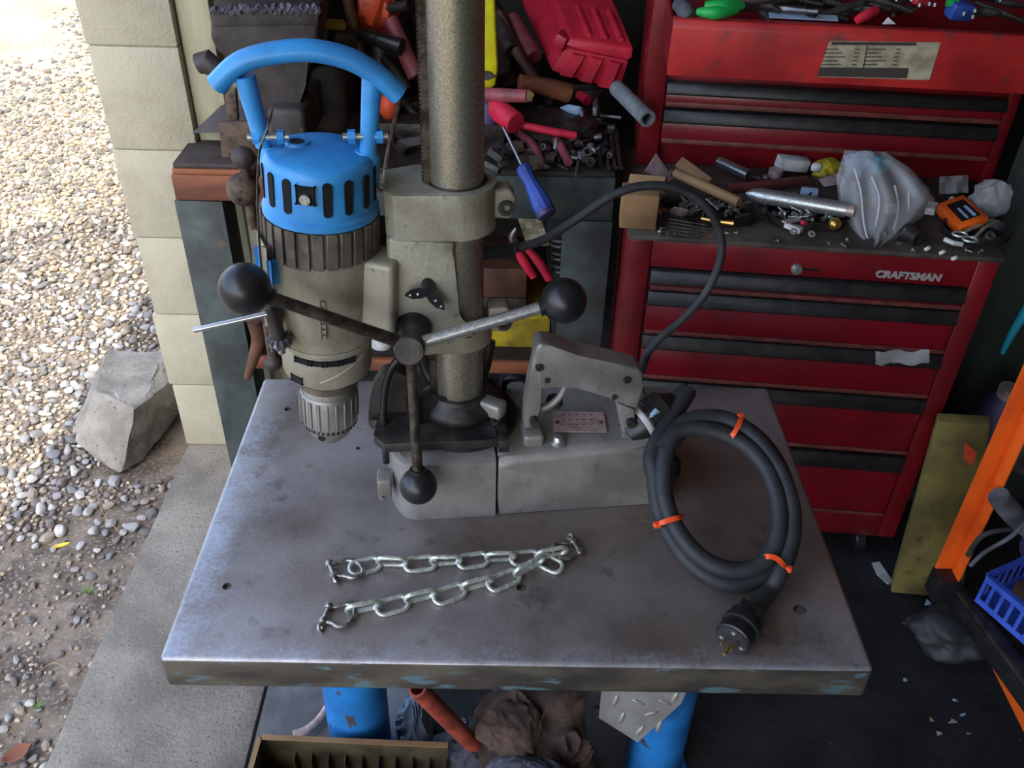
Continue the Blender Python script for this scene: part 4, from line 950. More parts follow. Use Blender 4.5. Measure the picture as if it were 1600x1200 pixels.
# dark rounded hulks behind the bail
one('pipe_elbow', MB().tube([W.at(px, py, y=y) for px, py, y in ((500, 142, 2.46), (500, 125, 2.46), (505, 105, 2.46), (528, 85, 2.48))], [.045, .045, .04, .035], 18, k=5), 'oldsteel', 'dark curved iron elbow standing between the vise and hulk', 'scrap')
one('iron_hulk', crumple((-.33, 2.56, BZ+.10), (.08, .09, .155), 9, .15, 3), 'oldsteel', 'dark greasy round iron lump on the bench behind the motor', 'scrap')
one('pump_body', MB().lathe([(.05, 0), (.06, .02), (.06, .1), (.045, .12), (.045, .18), (.02, .2)], on(600, 165), (0, 0, 1), 28), 'oldsteel', 'dark cylindrical pump body standing on the bench by the handle', 'pump')
for i, (a, z, r, m_) in enumerate((((585, 120), (650, 180), .012, 'oldsteel'), ((590, 190), (650, 200), .011, 'oldsteel'), ((600, 180), (650, 165), .008, 'steel'), ((610, 30), (650, 120), .02, 'pinkgrip'), ((600, 90), (640, 140), .012, 'oldsteel'), ((570, 20), (640, 8), .013, 'oldsteel'))):
    one('steel_bar', MB().cyl(W.at(a[0], a[1], y=2.2+.02*i), W.at(z[0], z[1], y=2.14+.02*i), r, n=10), m_, ('dark bar slanting down behind the bail strut by the column', 'dark bar lying level on the bench by the hanging wrench', 'thin grey bar crossing behind the hanging wrench', 'dull pink tool grip standing beside the rack of the column', 'short dark bar just above the orange lump', 'dark bar lying over the orange plastic bag')[i], 'bar')
one('junk_mound', crumple((-.10, 2.40, bt+.072), (.17, .15, .11), 4, .3, 3), 'oldsteel', 'dark greasy mound of scrap at the back of the bench', 'scrap', sharp=20)
one('junk_mound', crumple((.12, 2.14, bt+.023), (.11, .10, .035), 6, .3, 3), 'oldsteel', 'low dark mound of metal scraps under the sockets', 'scrap', sharp=20)
for i, (a, z, r) in enumerate((((770, 10), (800, 80), .02), ((800, 30), (835, 90), .022), ((775, 90), (800, 130), .016))):
    one('chisel', MB().cyl(W.at(a[0], a[1], y=2.45), W.at(z[0], z[1], y=2.33), r, n=12), ('oldsteel', 'pinkgrip', 'wooddark')[i], ('dark steel chisel standing in the heap beside the yellow level', 'chisel with dull pink grip leaning beside the red case', 'short brown wooden chisel grip behind the hammer head')[i], 'chisel')
one('grease_gun', MB().lathe([(.02, 0), (.03, .02), (.03, .09), (.012, .11)], on(758, 222, .0), (.1, .2, 1), 24), 'purple', 'dark blue cylinder standing against the drill column side', 'cylinder')
# heap of sockets and bolts right on the bench
rs = random.Random(21)
def socket_mesh(mb, c, d, r, L): return mb.lathe([(r*.9, 0), (r, L*.1), (r, L), (r*.66, L), (r*.66, L*.45)], c, d, 14)
for i in range(44):
    px, py = rs.uniform(838, 955), 160+100*rs.random()**.8; c = on(px, py, rs.uniform(.008, .02)); d = Vector((rs.gauss(0, 1), rs.gauss(0, 1)-.6, rs.gauss(0, .45)+.3)).normalized(); r = rs.uniform(.006, .012)
    one('socket', socket_mesh(MB(), c, d, r, r*rs.uniform(1.6, 3.2)), 'steel' if rs.random() < .55 else 'oldsteel', 'steel socket in the loose heap at the bench corner', 'socket', 'sockets heaped on the bench corner')
for i in range(40):
    px, py = rs.uniform(830, 955), rs.uniform(175, 262); c = on(px, py, rs.uniform(.006, .022)); a_ = rs.uniform(0, 6.28); d = Vector((math.cos(a_), math.sin(a_), rs.uniform(-.1, .35))).normalized(); L = rs.uniform(.03, .07)
    one('steel_rod', MB().cyl(c-d*L/2, c+d*L/2, rs.uniform(.0025, .0055), n=8), 'steel' if rs.random() < .5 else 'oldsteel', 'small steel rod or bit in the heap of sockets', 'bit', 'bits among the sockets')
for i, (px, py) in enumerate(((925, 150), (905, 182), (935, 165), (897, 168))):
    one('loose_fitting', MB().hull([on(px, py, .035+.01*i)+Vector((rs.gauss(0, .013), rs.gauss(0, .013), rs.gauss(0, .012))) for _ in range(9)], .001), ('steel', 'bluewhite', 'steel', 'bluewhite')[i], 'angular pale metal fitting on top of the socket heap', 'fitting', 'fittings on the socket heap')
one('red_plug', MB().tube([on(905, 148, .05), on(918, 158, .045)], .012, 12), 'redgrip', 'short red plastic plug on top of the socket heap', 'plug')
for i, px in enumerate((945, 955, 963)):
    one('flat_bar', MB().cyl(on(px, 205, .012), on(px+7, 262, .008), .006, n=4), 'oldsteel', ('dull flat bar at the bench end nearest the sockets', 'dull flat bar between two others at the bench end', 'dull flat bar on the outer edge of the bench end')[i], 'bar')

# dark offcuts filling the heap
rs = random.Random(33)
for i in range(30):
    px, py = (rs.uniform(560, 655), rs.uniform(90, 245)) if i < 16 else (rs.uniform(755, 850), rs.uniform(215, 262))
    c = on(px, py, rs.uniform(.012, .03)); s_ = rs.uniform(.012, .03)
    one('metal_offcut', MB().box(c, (s_*rs.uniform(1, 3), s_, s_*rs.uniform(.3, .9)), (rs.uniform(-.4, .4), rs.uniform(-.4, .4), rs.uniform(0, 3)), .001, 1), rs.choice(('oldsteel', 'oldsteel', 'viseiron', 'rusty')), 'small dark steel offcut lying in the bench clutter' if i < 16 else 'small dark steel offcut at the bench front edge beneath the pliers', 'offcut', 'offcuts in the bench clutter' if i < 16 else 'offcuts at the bench front edge')
# --- things under the bench
sz = .385
yb_ = W.at(812, 570, y=2.0)
bx = thing('parts_carton', 'faded yellow cardboard carton on the lower shelf of the bench', 'carton', (.02, 2.1, sz)); part(bx, 'carton', MB().bb((-.09, 2.02, sz), (.128, 2.2, sz+.125), .003), 'yellowold'); part(bx, 'flap', MB().box((.02, 2.005, sz+.122), (.2, .05, .002), (.25, 0, 0)), 'yellowold')
bb_ = thing('wooden_box', 'brown painted box with grey lower band stacked on the yellow carton', 'box', (-.02, 2.1, sz+.126)); part(bb_, 'lid', MB().bb((-.13, 2.0, sz+.166), (.062, 2.18, sz+.25), .003), 'wooddark'); part(bb_, 'band', MB().bb((-.13, 1.998, sz+.127), (.062, 2.18, sz+.165), .002), 'oldsteel')
sn = thing('tin_snips', 'red handled snips lying on the brown box under the bench', 'snips', (.06, 2.0, sz+.25))
part(sn, 'grip', MB().tube(vp([(806, 388), (818, 408), (834, 432)], 1.985), [.008, .012, .010], 12, k=4), 'redgrip'); part(sn, 'grip', MB().tube(vp([(822, 386), (844, 412), (858, 436)], 1.99), [.008, .0125, .011], 12, k=4), 'redgrip')
part(sn, 'blade', MB().tube(vp([(806, 388), (800, 370), (806, 356)], 1.99), [.010, .010, .003], 8, k=3), 'steel')
one('receipt', MB().sheet([[W.at(808+j*9+i*3, 338+i*9+(j % 2)*2, y=2.02+.012*math.sin(i*2+j)) for j in range(5)] for i in range(6)], .0006), 'paper', 'crumpled printed paper hanging below the bench apron', 'paper')
for i in range(3):
    c = W.at(876, 378+i*20, y=2.02); one('coil_spring', MB().tube([c+Vector((.022*math.cos(t*.5), .022*math.sin(t*.5), -.014+.0012*t)) for t in range(26)], .0035, 7), 'steel', 'pale coil spring behind the bench leg', 'spring', 'springs under the bench')
one('axe_helve', MB().tube(vp([(398, 500), (404, 530), (396, 560), (386, 590)], 1.86), [.02, .018, .014, .008], 12, k=4), 'wooddark', 'brown curved wooden axe handle hanging by the bench leg', 'handle')
one('sack', crumple((-.20, 2.0, sz+.036), (.09, .06, .055), 12, .2, 3), 'ragbrown', 'small brown cloth sack on the lower bench shelf', 'sack')
cn = thing('small_can', 'short pale can with yellow lid on the lower bench shelf', 'can', W.at(600, 575, y=2.0)); q = W.at(600, 576, y=2.02); part(cn, 'can', MB().cyl(Vector((q.x, q.y, sz)), Vector((q.x, q.y, sz+.03)), .03, n=24), 'white'); part(cn, 'lid', MB().sph((q.x, q.y, sz+.035), .022, 20, (1, 1, .8)), 'yellowold')
for i, (px, py, r) in enumerate(((570, 520, .05), (640, 520, .045), (560, 570, .03))):
    q = W.at(px, py, y=2.15); one('dark_canister', MB().lathe([(r, 0), (r, q.z-sz), (r*.6, q.z-sz+.03)], (q.x, 2.15, sz), (0, 0, 1), 24), 'oldsteel', 'dark dusty canister on the shelf under the bench', 'canister', 'canisters under the bench')

# ------------------------------------------------------------------ tool cabinet
C = Fr((.261, 1.685, 0), math.radians(-5.3))
CW, CZ = .746, .90
rc_ = thing('rolling_cabinet', 'red rolling tool cabinet with black drawer pulls and badge', 'cabinet', fr=C)
def cz(px, py, y=0): return C.at(px, py, y=y).z
ins_l = C.at(1012, 440, y=0).x; ins_r = C.at(1506, 470, y=0).x
part(rc_, 'body', MB().bb((0, .02, .10), (CW, .46, CZ-.012), .004), 'chestred')
part(rc_, 'frame_side', MB().bb((0, 0, .10), (ins_l, .019, CZ-.012), .004), 'chestred'); part(rc_, 'frame_side', MB().bb((ins_r, 0, .10), (CW, .019, CZ-.012), .004), 'chestred')
zf = cz(1250, 432)
part(rc_, 'frame_top', MB().bb((ins_l+.0005, 0, zf), (ins_r-.0005, .019, CZ-.012), .002), 'chestred')
zbot = cz(1330, 800); part(rc_, 'frame_bottom', MB().bb((ins_l+.0005, 0, .10), (ins_r-.0005, .019, zbot), .003), 'chestred')
part(rc_, 'top_tray', MB().bb((-.004, -.006, CZ-.0115), (CW+.004, .464, CZ), .003), 'chesttop')
rows_ = [(433, 455, 464), (467, 490, 535), (538, 560, 607), (611, 633, 698), (704, 728, 798)]
for i, (a, m_, z) in enumerate(rows_):
    z0, z1, z2 = cz(1250+i*18, a), cz(1250+i*18, m_), cz(1250+i*18, z)
    d = part(rc_, 'drawer', MB().bb((ins_l+.004, -.006, z2), (ins_r-.004, .018, z1), .003), 'drawerred')
    part(d, 'drawer_pull', MB().prism([(ins_l+.004, y, z) for y, z in ((.018, z1+.001), (-.014, z1+.001), (-.018, z1+.006), (-.010, z0-.003), (.018, z0-.003))], (ins_r-ins_l-.008, 0, 0), .001, 1), 'trimblack')
    part(d, 'bottom_rail', MB().bb((ins_l+.006, -.010, z2-.001), (ins_r-.006, -.0062, z2+.009), .001), 'railred')
lk = C.at(1245, 420, y=0); l_ = part(rc_, 'lock', MB().lathe([(.012, .004), (.0125, -.004), (.010, -.008), (.004, -.009)], lk, (0, 1, 0), 24), 'zincrod')
part(l_, 'key_slot', MB().box(lk+Vector((0, -.0092, 0)), (.0012, .0006, .009)), 'hole')
part(rc_, 'latch_slot', MB().box(C.at(1266, 421, y=0)+Vector((.0, -.0006, 0)), (.034, .002, .004)), 'hole')
for x in (.06, CW-.06):
    for y in (.06, .40):
        w_ = part(rc_, 'caster', MB().cyl((x-.014, y, .032), (x+.014, y, .032), .032, n=24, bev=.004), 'black'); part(w_, 'caster_fork', MB().bb((x-.02, y-.02, .06), (x+.02, y+.02, .10), .003), 'oldsteel')
def text(s, size, ext=.001, bold=0, shear=0):
    cu_ = bpy.data.curves.new('lettering', 'FONT'); cu_.body = s; cu_.size = size; cu_.extrude = ext; cu_.offset = bold; cu_.align_x = 'CENTER'; cu_.align_y = 'CENTER'; cu_.shear = shear; cu_.resolution_u = 3
    o = bpy.data.objects.new('lettering', cu_); col.objects.link(o); d = bpy.context.evaluated_depsgraph_get(); d.update()
    me = bpy.data.meshes.new_from_object(o.evaluated_get(d)); bpy.data.objects.remove(o); bpy.data.curves.remove(cu_); return me
e0, e1 = C.at(1367, 429, y=0), C.at(1470, 433, y=0)
me = text('CRAFTSMAN', .021, .0012, .0009, .12); xs = [v.co.x for v in me.vertices]; k = (e1.x-e0.x)/(max(xs)-min(xs)); me.materials.append(MAT['emblem'])
em = bpy.data.objects.new('badge_lettering', me); col.objects.link(em); em.parent = rc_; em.location = ((e0.x+e1.x)/2, -.0014, (e0.z+e1.z)/2); em.rotation_euler = (PI/2, 0, 0); em.scale = (k, k*.95, 1)
em['label'] = 'silver raised badge lettering'

# upper chest with one drawer pulled open
UY = .36
uc = thing('tool_chest', 'red upper tool chest standing on the rolling cabinet with its tool drawer open', 'tool chest', fr=Fr(C.w((.4, UY, CZ)), C.yaw))
UF = Fr(C.w((.4, UY, CZ)), C.yaw)
ul, ur = UF.at(1000, 200, y=0).x, UF.at(1572, 220, y=0).x
part(uc, 'body', MB().bb((ul, .02, 0), (ur, .32, .62), .004), 'chestred')
dl, drr = UF.at(1034, 200, y=0).x, UF.at(1552, 220, y=0).x
part(uc, 'frame_side', MB().bb((ul, 0, 0), (dl-.002, .019, .62), .003), 'chestred'); part(uc, 'frame_side', MB().bb((drr+.002, 0, 0), (ur, .019, .62), .003), 'chestred')
for i, (a, m_, z) in enumerate(((140, 160, 178), (183, 205, 236))):
    z0, z1, z2 = [UF.at(1300, q, y=0).z for q in (a, m_, z)]
    d = part(uc, 'drawer', MB().bb((dl, -.004, z2), (drr, .018, z1), .003), 'drawerred')
    part(d, 'drawer_pull', MB().prism([(dl, y, q) for y, q in ((.018, z1+.001), (-.012, z1+.001), (-.016, z1+.006), (-.008, z0-.002), (.018, z0-.002))], (drr-dl, 0, 0), .001, 1), 'trimblack')
    part(d, 'bottom_rail', MB().bb((dl+.002, -.008, z2-.001), (drr-.002, -.0042, z2+.010), .001), 'railred')
# open drawer (tilted front face, thin walls, floor)
DY = -.235
q0, q1 = UF.at(1048, 30, y=DY), UF.at(1042, 118, y=DY); xr_ = UF.at(1640, 60, y=DY).x; zt_, zb_ = q0.z, q1.z; xl_ = q1.x
od = part(uc, 'open_drawer', MB().bb((xl_+.006, DY+.012, zb_+.004), (xr_, .019, zb_+.012)), 'chestred')
fcx = part(od, 'drawer_front', MB().prism([(xl_, y, z) for y, z in ((DY, zb_), (DY+.012, zb_), (DY+.030, zt_), (DY+.004, zt_), (DY-.002, zt_-.014))], (xr_-xl_, 0, 0), .002, 2), 'drawerworn')
part(od, 'drawer_side', MB().bb((xl_, DY+.014, zb_+.004), (xl_+.005, .019, zt_-.01)), 'chestred')
def onface(px, py): # on the drawer front
    return UF.at(px, py, y=DY-.0025)
lb = part(fcx, 'paper_label', MB().prism([onface(*q) for q in ((1296, 64), (1470, 66), (1452, 125), (1277, 120))], (0, -.0006, 0)), 'paper', label='dirty tan paper label with faint printed table')
tg = MB(); off = Vector((0, -.0009, 0))
def q4(a, b_, c_, d_): tg.prism([onface(*a)+off, onface(*b_)+off, onface(*c_)+off, onface(*d_)+off], (0, -.0003, 0))
q4((1300, 65), (1432, 66), (1431, 71), (1299, 70)); q4((1354, 71), (1356, 71), (1350, 106), (1348, 106)); q4((1281, 105), (1420, 106), (1417, 122), (1277, 119))
for r in range(5):
    for s_ in range(2):
        x = 1290+s_*64-r*1.5; y = 76+r*6; q4((x, y), (x+20+((r*7+s_*11) % 18), y), (x+20+((r*7+s_*11) % 18), y+1.5), (x, y+1.5)); q4((x+46, y), (x+54, y), (x+54, y+1.5), (x+46, y+1.5))
part(lb, 'printed_table', tg, 'ink')
# tools in the open drawer
dz = zb_+.012
def dw(px, py, y, z=None):
    return UF.w(UF.at(px, py, y=y))
def dtool(name, pts, r, mat, label, cat, group=None): return one(name, MB().tube(pts, r, 10, k=4), mat, label, cat, group)
gpl = thing('cutters', 'cutters with bright green grips lying over the open drawer edge', 'cutters', dw(1120, 25, DY+.03))
part(gpl, 'grip', MB().tube([dw(1102, 10, DY+.03), dw(1130, 10, DY+.025), dw(1160, 8, DY+.05)], [.010, .013, .009], 12, k=4), 'green'); part(gpl, 'grip', MB().tube([dw(1090, 18, DY+.025), dw(1118, 20, DY+.012), dw(1150, 14, DY+.04)], [.007, .013, .010], 12, k=4), 'green'); part(gpl, 'jaw', MB().tube([dw(1160, 9, DY+.05), dw(1220, 4, DY+.09), dw(1270, -2, DY+.12)], [.011, .010, .006], 10, k=3), 'oldsteel')
dtool('screwdriver', [dw(1338, 32, DY+.012), dw(1352, 24, DY+.02), dw(1368, 16, DY+.04)], [.007, .010, .009], 'redgrip', 'small red screwdriver grip leaning over the open drawer edge', 'screwdriver')
one('steel_rule', MB().box(dw(1255, 26, DY+.045), (.13, .02, .002), (.2, 0, C.yaw), 0), 'bluewhite', 'flat pale steel rule in the open drawer', 'ruler')
one('blue_tool', MB().box(dw(1500, 16, DY+.06), (.045, .03, .03), (.2, .1, .2), .004), 'bluegrip', 'small blue plastic tool in the open drawer', 'tool')
one('green_tool', MB().tube([dw(1480, 4, DY+.06), dw(1496, 6, DY+.06)], .008, 10), 'green', 'green plastic grip beside the blue tool in the drawer', 'tool')
one('red_tool', MB().box(dw(1438, 2, DY+.08), (.03, .02, .012), (0, .1, .3), .003), 'redgrip', 'red plastic piece in the open drawer', 'tool')
one('paper_scrap', MB().prism([dw(1378, 38, DY+.012), dw(1388, 27, DY+.02), dw(1400, 38, DY+.012)], (0, .001, 0)), 'white', 'torn white paper corner at the drawer edge', 'paper')
rs = random.Random(3)
for i in range(26):
    px, py = rs.uniform(1075, 1590), rs.uniform(-10, 22); d = Vector((rs.uniform(-1, 1), rs.uniform(-.6, .6), rs.uniform(-.1, .2))).normalized(); c_ = dw(px, py, DY+rs.uniform(.05, .16)); L = rs.uniform(.03, .08)
    one('drawer_tool', MB().tube([c_-d*L, c_, c_+d*L], [.004, rs.uniform(.006, .012), .004], 8, k=2), 'oldsteel' if rs.random() < .6 else 'steel', 'dark hand tool jumbled in the open drawer', 'tool', 'tools in the open drawer')
for i in range(10):
    c_ = dw(rs.uniform(1400, 1590), rs.uniform(0, 34), DY+rs.uniform(.02, .08)); one('drawer_bit', MB().cyl(c_, c_+Vector((0, .002, .006)), .004, n=8), 'chrome', 'tiny bright bit among the drawer tools', 'bit', 'bright bits in the open drawer')
one('blue_hose', MB().tube([dw(1062, 5, DY+.05), dw(1072, 20, DY+.03), dw(1078, 26, DY+.06)], .016, 12, k=3), 'raggrey', 'short grey blue hose end in the drawer corner', 'hose')

# --- clutter on the cabinet top
def ct(px, py, h=0): return W.at(px, py, z=CZ+h)
def cthing(n, l, c, px, py): return thing(n, l, c, ct(px, py))
q = ct(990, 357); bx = MB(); a = C.m @ (q-C.loc)
one('cardboard_box', MB().bb((a.x-.03, a.y-.002, CZ), (a.x+.045, a.y+.06, CZ+.075), .002), 'cardboard', 'plain brown cardboard box at the cabinet corner', 'box', fr=C)
one('folded_card', MB().prism([ct(1008, 268, .05), ct(1026, 240, .07), ct(1052, 280, .03), ct(1044, 284, .03)], (0, .012, -.005)), 'plate', 'pinkish folded card leaning behind the cardboard box', 'card')
one('wood_offcut', MB().cyl(ct(1064, 256, .03), ct(1110, 290, .02), .018, n=4), 'wood', 'short tan wooden offcut behind the brown tube', 'offcut')
one('wood_offcut', MB().cyl(ct(985, 285, .03), ct(1040, 290, .04), .02, n=4), 'cardboard', 'flat tan slat between the folded card and cardboard box', 'offcut')
tb1 = cthing('brown_tube', 'long brown metal tube with open end lying over the screw tray', 'tube', 1100, 300); a, z = ct(1055, 270, .05), ct(1155, 316, .035); part(tb1, 'tube', MB().pipe(a, z, .011, .0085, 18, .04), 'wood'); part(tb1, 'bore', MB().cyl(z-(z-a).normalized()*.03, z-(z-a).normalized()*.01, .0074, n=14), 'hole')
def oval_tray(name, label, px, py, rx, ry, h, yaw=0, mat='oldsteel'):
    c = ct(px, py); b = MB()
    rg = []
    for k, (s, z) in enumerate(((.93, .0), (1, h), (.975, h), (.91, .002))):
        rg.append([(c.x+rx*s*math.cos(t)*abs(math.cos(t))**-.35*1 if abs(math.cos(t)) > .01 else c.x, c.y+ry*s*(1 if math.sin(t) > 0 else -1)*abs(math.sin(t))**.65, CZ+z) for t in [2*PI*(i+.5)/40 for i in range(40)]])
    b.rings(rg); return one(name, b, mat, label, 'tray'), c
t1_, c1 = oval_tray('screw_tray', 'dark oval tray full of long screws beside the cardboard box', 1105, 338, .105, .058, .022)
t2_, c2 = oval_tray('bolt_tray', 'dark oval tray of bolts washers and a red clip', 1258, 345, .085, .055, .022)
t3_, c3 = oval_tray('scissor_tray', 'dark oval tray with scissors near the orange carton', 1522, 368, .07, .045, .02)
rs = random.Random(8)
def bolt(c, d, L, r, name, label, group):
    t = MB(); t.cyl(c, c+d*L, r, n=8); t.lathe([(r*2, -.0015), (r*2.1, .001), (r*1.2, .0025)], c, d, 8); one(name, t, 'bolts', label, 'screw', group)
for i in range(46):
    a_ = rs.uniform(0, 6.28); rr_ = rs.random()**.5*.8; c = Vector((c1.x+.09*rr_*math.cos(a_), c1.y+.045*rr_*math.sin(a_), CZ+.008+rs.random()*.018)); g = rs.gauss(.95, .45)
    bolt(c, Vector((math.cos(g), math.sin(g), rs.uniform(-.05, .25))).normalized(), rs.uniform(.02, .042), .0016, 'long_screw', 'long steel screw in the oval screw tray', 'screws in the screw tray')
for i in range(34):
    a_ = rs.uniform(0, 6.28); rr_ = rs.random()**.5*.8; c = Vector((c2.x+.075*rr_*math.cos(a_), c2.y+.045*rr_*math.sin(a_), CZ+.008+rs.random()*.018)); g = rs.uniform(0, 6.28)
    bolt(c, Vector((math.cos(g), math.sin(g), rs.uniform(-.1, .5))).normalized(), rs.uniform(.008, .022), rs.choice((.0016, .0022, .003)), 'short_bolt', 'short steel bolt in the tray with the red clip', 'bolts in the bolt tray')
for i in range(18):
    c = C.w((rs.uniform(.02, .72), rs.uniform(.0, .03), CZ+.003)); g = rs.uniform(0, 6.28)
    bolt(c, Vector((math.cos(g), math.sin(g), .02)).normalized(), rs.uniform(.006, .014), .0018, 'stray_screw', 'stray screw on the dusty front ledge of the cabinet top', 'stray screws on the cabinet ledge')
for i in range(46):
    lx, ly = rs.uniform(.03, .73), rs.uniform(.04, .33); c = C.w((lx, ly, CZ+.004+rs.random()*.008)); g = rs.uniform(0, 6.28); k_ = rs.random()
    if k_ < .4: bolt(c, Vector((math.cos(g), math.sin(g), .1)).normalized(), rs.uniform(.012, .03), rs.choice((.002, .003, .004)), 'loose_bolt', 'loose bolt among the clutter on the cabinet top', 'loose bolts on the cabinet top')
    elif k_ < .7: one('nut', hexn(MB(), c, (rs.gauss(0, .4), rs.gauss(0, .4), 1), rs.uniform(.006, .011), rs.uniform(.004, .008)), 'bolts', 'hex nut among the clutter on the cabinet top', 'nut', 'nuts on the cabinet top')
    else: one('small_part', MB().box(c+Vector((0, 0, .006)), (rs.uniform(.012, .04), rs.uniform(.01, .02), rs.uniform(.006, .016)), (rs.uniform(-.2, .2), rs.uniform(-.2, .2), g), .001, 1), rs.choice(('oldsteel', 'plate', 'wood', 'white', 'wooddark')), 'small blocky part among the clutter on the cabinet top', 'part', 'small parts on the cabinet top')
for i in range(5):
    a, z = ct(1045, 342+i*5.5, .026), ct(1104, 352+i*5, .024); rod('welding_rod', a, z, .0016, 'rodworn', 'thin copper coloured rod in the row across the screw tray', 'rod', 8, 'row of rods in the screw tray')
one('brass_key', MB().tube([ct(1096, 341, .03), ct(1120, 346, .03), ct(1146, 349, .03)], [.004, .003, .006], 8), 'brass', 'small brass key like fitting in the screw tray', 'key')
one('red_clip', MB().box(ct(1256, 348, .028), (.012, .010, .008), (0, .3, .4), .002), 'redgrip', 'tiny red plastic clip in the bolt tray', 'clip')
one('grey_strip', MB().box(ct(1236, 345, .026), (.045, .014, .003), (.1, .1, .6), .001), 'plate', 'flat pinkish strip lying in the bolt tray', 'strip')
one('bulb', MB().sph(ct(1304, 350, .022), .013, 20), 'brass', 'small round brassy knob at the end of the bolt tray', 'knob')
for i, (px, py) in enumerate(((1268, 366), (1240, 362))):
    c = ct(px, py, .022); one('washer', MB().lathe([(.0075, 0), (.0075, .002), (.0035, .002), (.0035, 0), (.0075, 0)], c, (.2, -.6, 1), 16, cap=False), 'zinc', 'bright steel washer in the bolt tray', 'washer', 'washers in the bolt tray')
pt = cthing('alloy_tube', 'fat dull aluminium tube lying across the cabinet top clutter', 'tube', 1240, 320); a, z = ct(1165, 302, .032), ct(1322, 328, .036); part(pt, 'tube', MB().lathe([(.004, 0), (.012, .012), (.0165, .03), (.0165, (z-a).length-.02), (.017, (z-a).length)], a, z-a, 24), 'zincrod'); part(pt, 'end_cap', MB().cyl(z, z+(z-a).normalized()*.016, .013, n=20), 'plate')
cs_ = cthing('chrome_socket', 'long chrome socket lying at the back of the cabinet top', 'socket', 1145, 265); a, z = ct(1124, 252, .03), ct(1170, 274, .03); part(cs_, 'barrel', MB().pipe(a, z, .0125, .009, 24, .03), 'chrome'); part(cs_, 'bore', MB().cyl(z-(z-a).normalized()*.025, z-(z-a).normalized()*.006, .0088, n=6), 'hole')
wb_ = cthing('white_block', 'white plastic block with rounded grey foot behind the alloy tube', 'block', 1238, 258); q = ct(1238, 255, .03); part(wb_, 'block', MB().box(q, (.075, .03, .03), (.1, .12, .15), .004), 'white'); part(wb_, 'foot', MB().cyl(ct(1212, 268, .02)-Vector((0, 0, .012)), ct(1212, 268, .02)+Vector((0, 0, .006)), .016, n=20), 'plate')
one('red_bar', MB().box(ct(1200, 288, .014), (.19, .022, .014), (0, -.06, .16), .002), 'railred', 'flat rusty red bar lying behind the alloy tube', 'bar')
one('white_bottle', MB().lathe([(.010, 0), (.011, .004), (.011, .034), (.006, .038)], ct(1252, 299, .014), (1, -.15, -.05), 20), 'bluewhite', 'little pale blue bottle lying behind the alloy tube', 'bottle')
one('amber_pouch', crumple(ct(1293, 265, .02), (.038, .03, .028), 31, .3, 3), 'yellowold', 'small amber parts pouch beside the clear bag', 'pouch', sharp=20)
one('pink_card', MB().prism([ct(1280, 282, .02), ct(1312, 272, .03), ct(1322, 286, .02), ct(1288, 292, .015)], (0, .004, .002)), 'plate', 'pink and white folded card beside the clear bag', 'card')
one('white_clip', crumple(ct(1276, 262, .03), (.014, .01, .014), 32, .2, 2), 'white', 'crumpled white wrapper by the amber pouch', 'wrapper')
# large clear bag: pleated film with a soft lumpy body
bg = cthing('plastic_bag', 'large clear creased plastic bag hanging over the cabinet front edge', 'bag', 1390, 350)
gr_ = []
outl_l = [(1325, 248), (1312, 290), (1316, 330), (1330, 356), (1352, 380), (1362, 392)]; outl_r = [(1388, 250), (1428, 275), (1462, 312), (1440, 340), (1400, 372), (1368, 392)]
for i in range(16):
    t = i/15*5; k_ = min(4, int(t)); f_ = t-k_
    L0 = Vector(outl_l[k_]).lerp(Vector(outl_l[k_+1]), f_); R0 = Vector(outl_r[k_]).lerp(Vector(outl_r[k_+1]), f_); row = []
    for j in range(22):
        s_ = j/21; px, py = L0.x+(R0.x-L0.x)*s_, L0.y+(R0.y-L0.y)*s_
        ly = .20-.013*i+.012*math.sin(s_*17+i*.35)*min(1, (i+2)/6)-.03*math.sin(PI*s_)*math.sin(PI*min(1, (i+3)/17))
        row.append(C.w(C.at(px, py, y=max(-.02, ly))))
    gr_.append(row)
part(bg, 'front_film', MB().sheet(gr_), 'film', 80); part(bg, 'back_film', MB().sheet([[C.w(C.m @ (p-C.loc)+Vector((0, .03, 0))) if False else p+Vector((.002, .035, .004)) for p in r] for r in gr_]), 'film', 80)
for k_, (pts_) in enumerate((((1335, 262), (1345, 300), (1350, 350), (1360, 388)), ((1362, 276), (1374, 310), (1368, 355)), ((1398, 290), (1404, 325), (1396, 360)), ((1420, 300), (1420, 330)))):
    part(bg, 'crease', MB().tube([C.w(C.at(px, py, y=.125-.03*i)) for i, (px, py) in enumerate(pts_)], .0022, 6, k=4), 'filmcrease')
one('cyan_part', MB().box(ct(1376, 258, .05), (.03, .025, .036), (0, .1, .2), .004), 'cyan', 'cyan plastic part standing behind the clear bag', 'part')
one('grey_pouch', crumple(ct(1345, 255, .035), (.04, .03, .04), 41, .3, 3), 'bluewhite', 'crumpled translucent grey pouch behind the clear bag', 'pouch', sharp=20)
ob = cthing('orange_carton', 'small orange and black carton with pictured bits lying on the tray', 'carton', 1505, 340)
cq = [ct(1467, 318, .030), ct(1505, 304, .045), ct(1546, 340, .040), ct(1502, 356, .026)]; dn_ = Vector((0, .004, -.022))
part(ob, 'carton', MB().hull(cq+[p+dn_ for p in cq], .001), 'orange')
cc_ = sum(cq, Vector())/4; nn_ = (cq[1]-cq[0]).cross(cq[3]-cq[0]).normalized(); nn_ = nn_ if nn_.z > 0 else -nn_
bk = [cc_+(p-cc_)*.68+nn_*.0013 for p in cq]; lbk = part(ob, 'black_panel', MB().prism(bk, nn_*.0006), 'black')
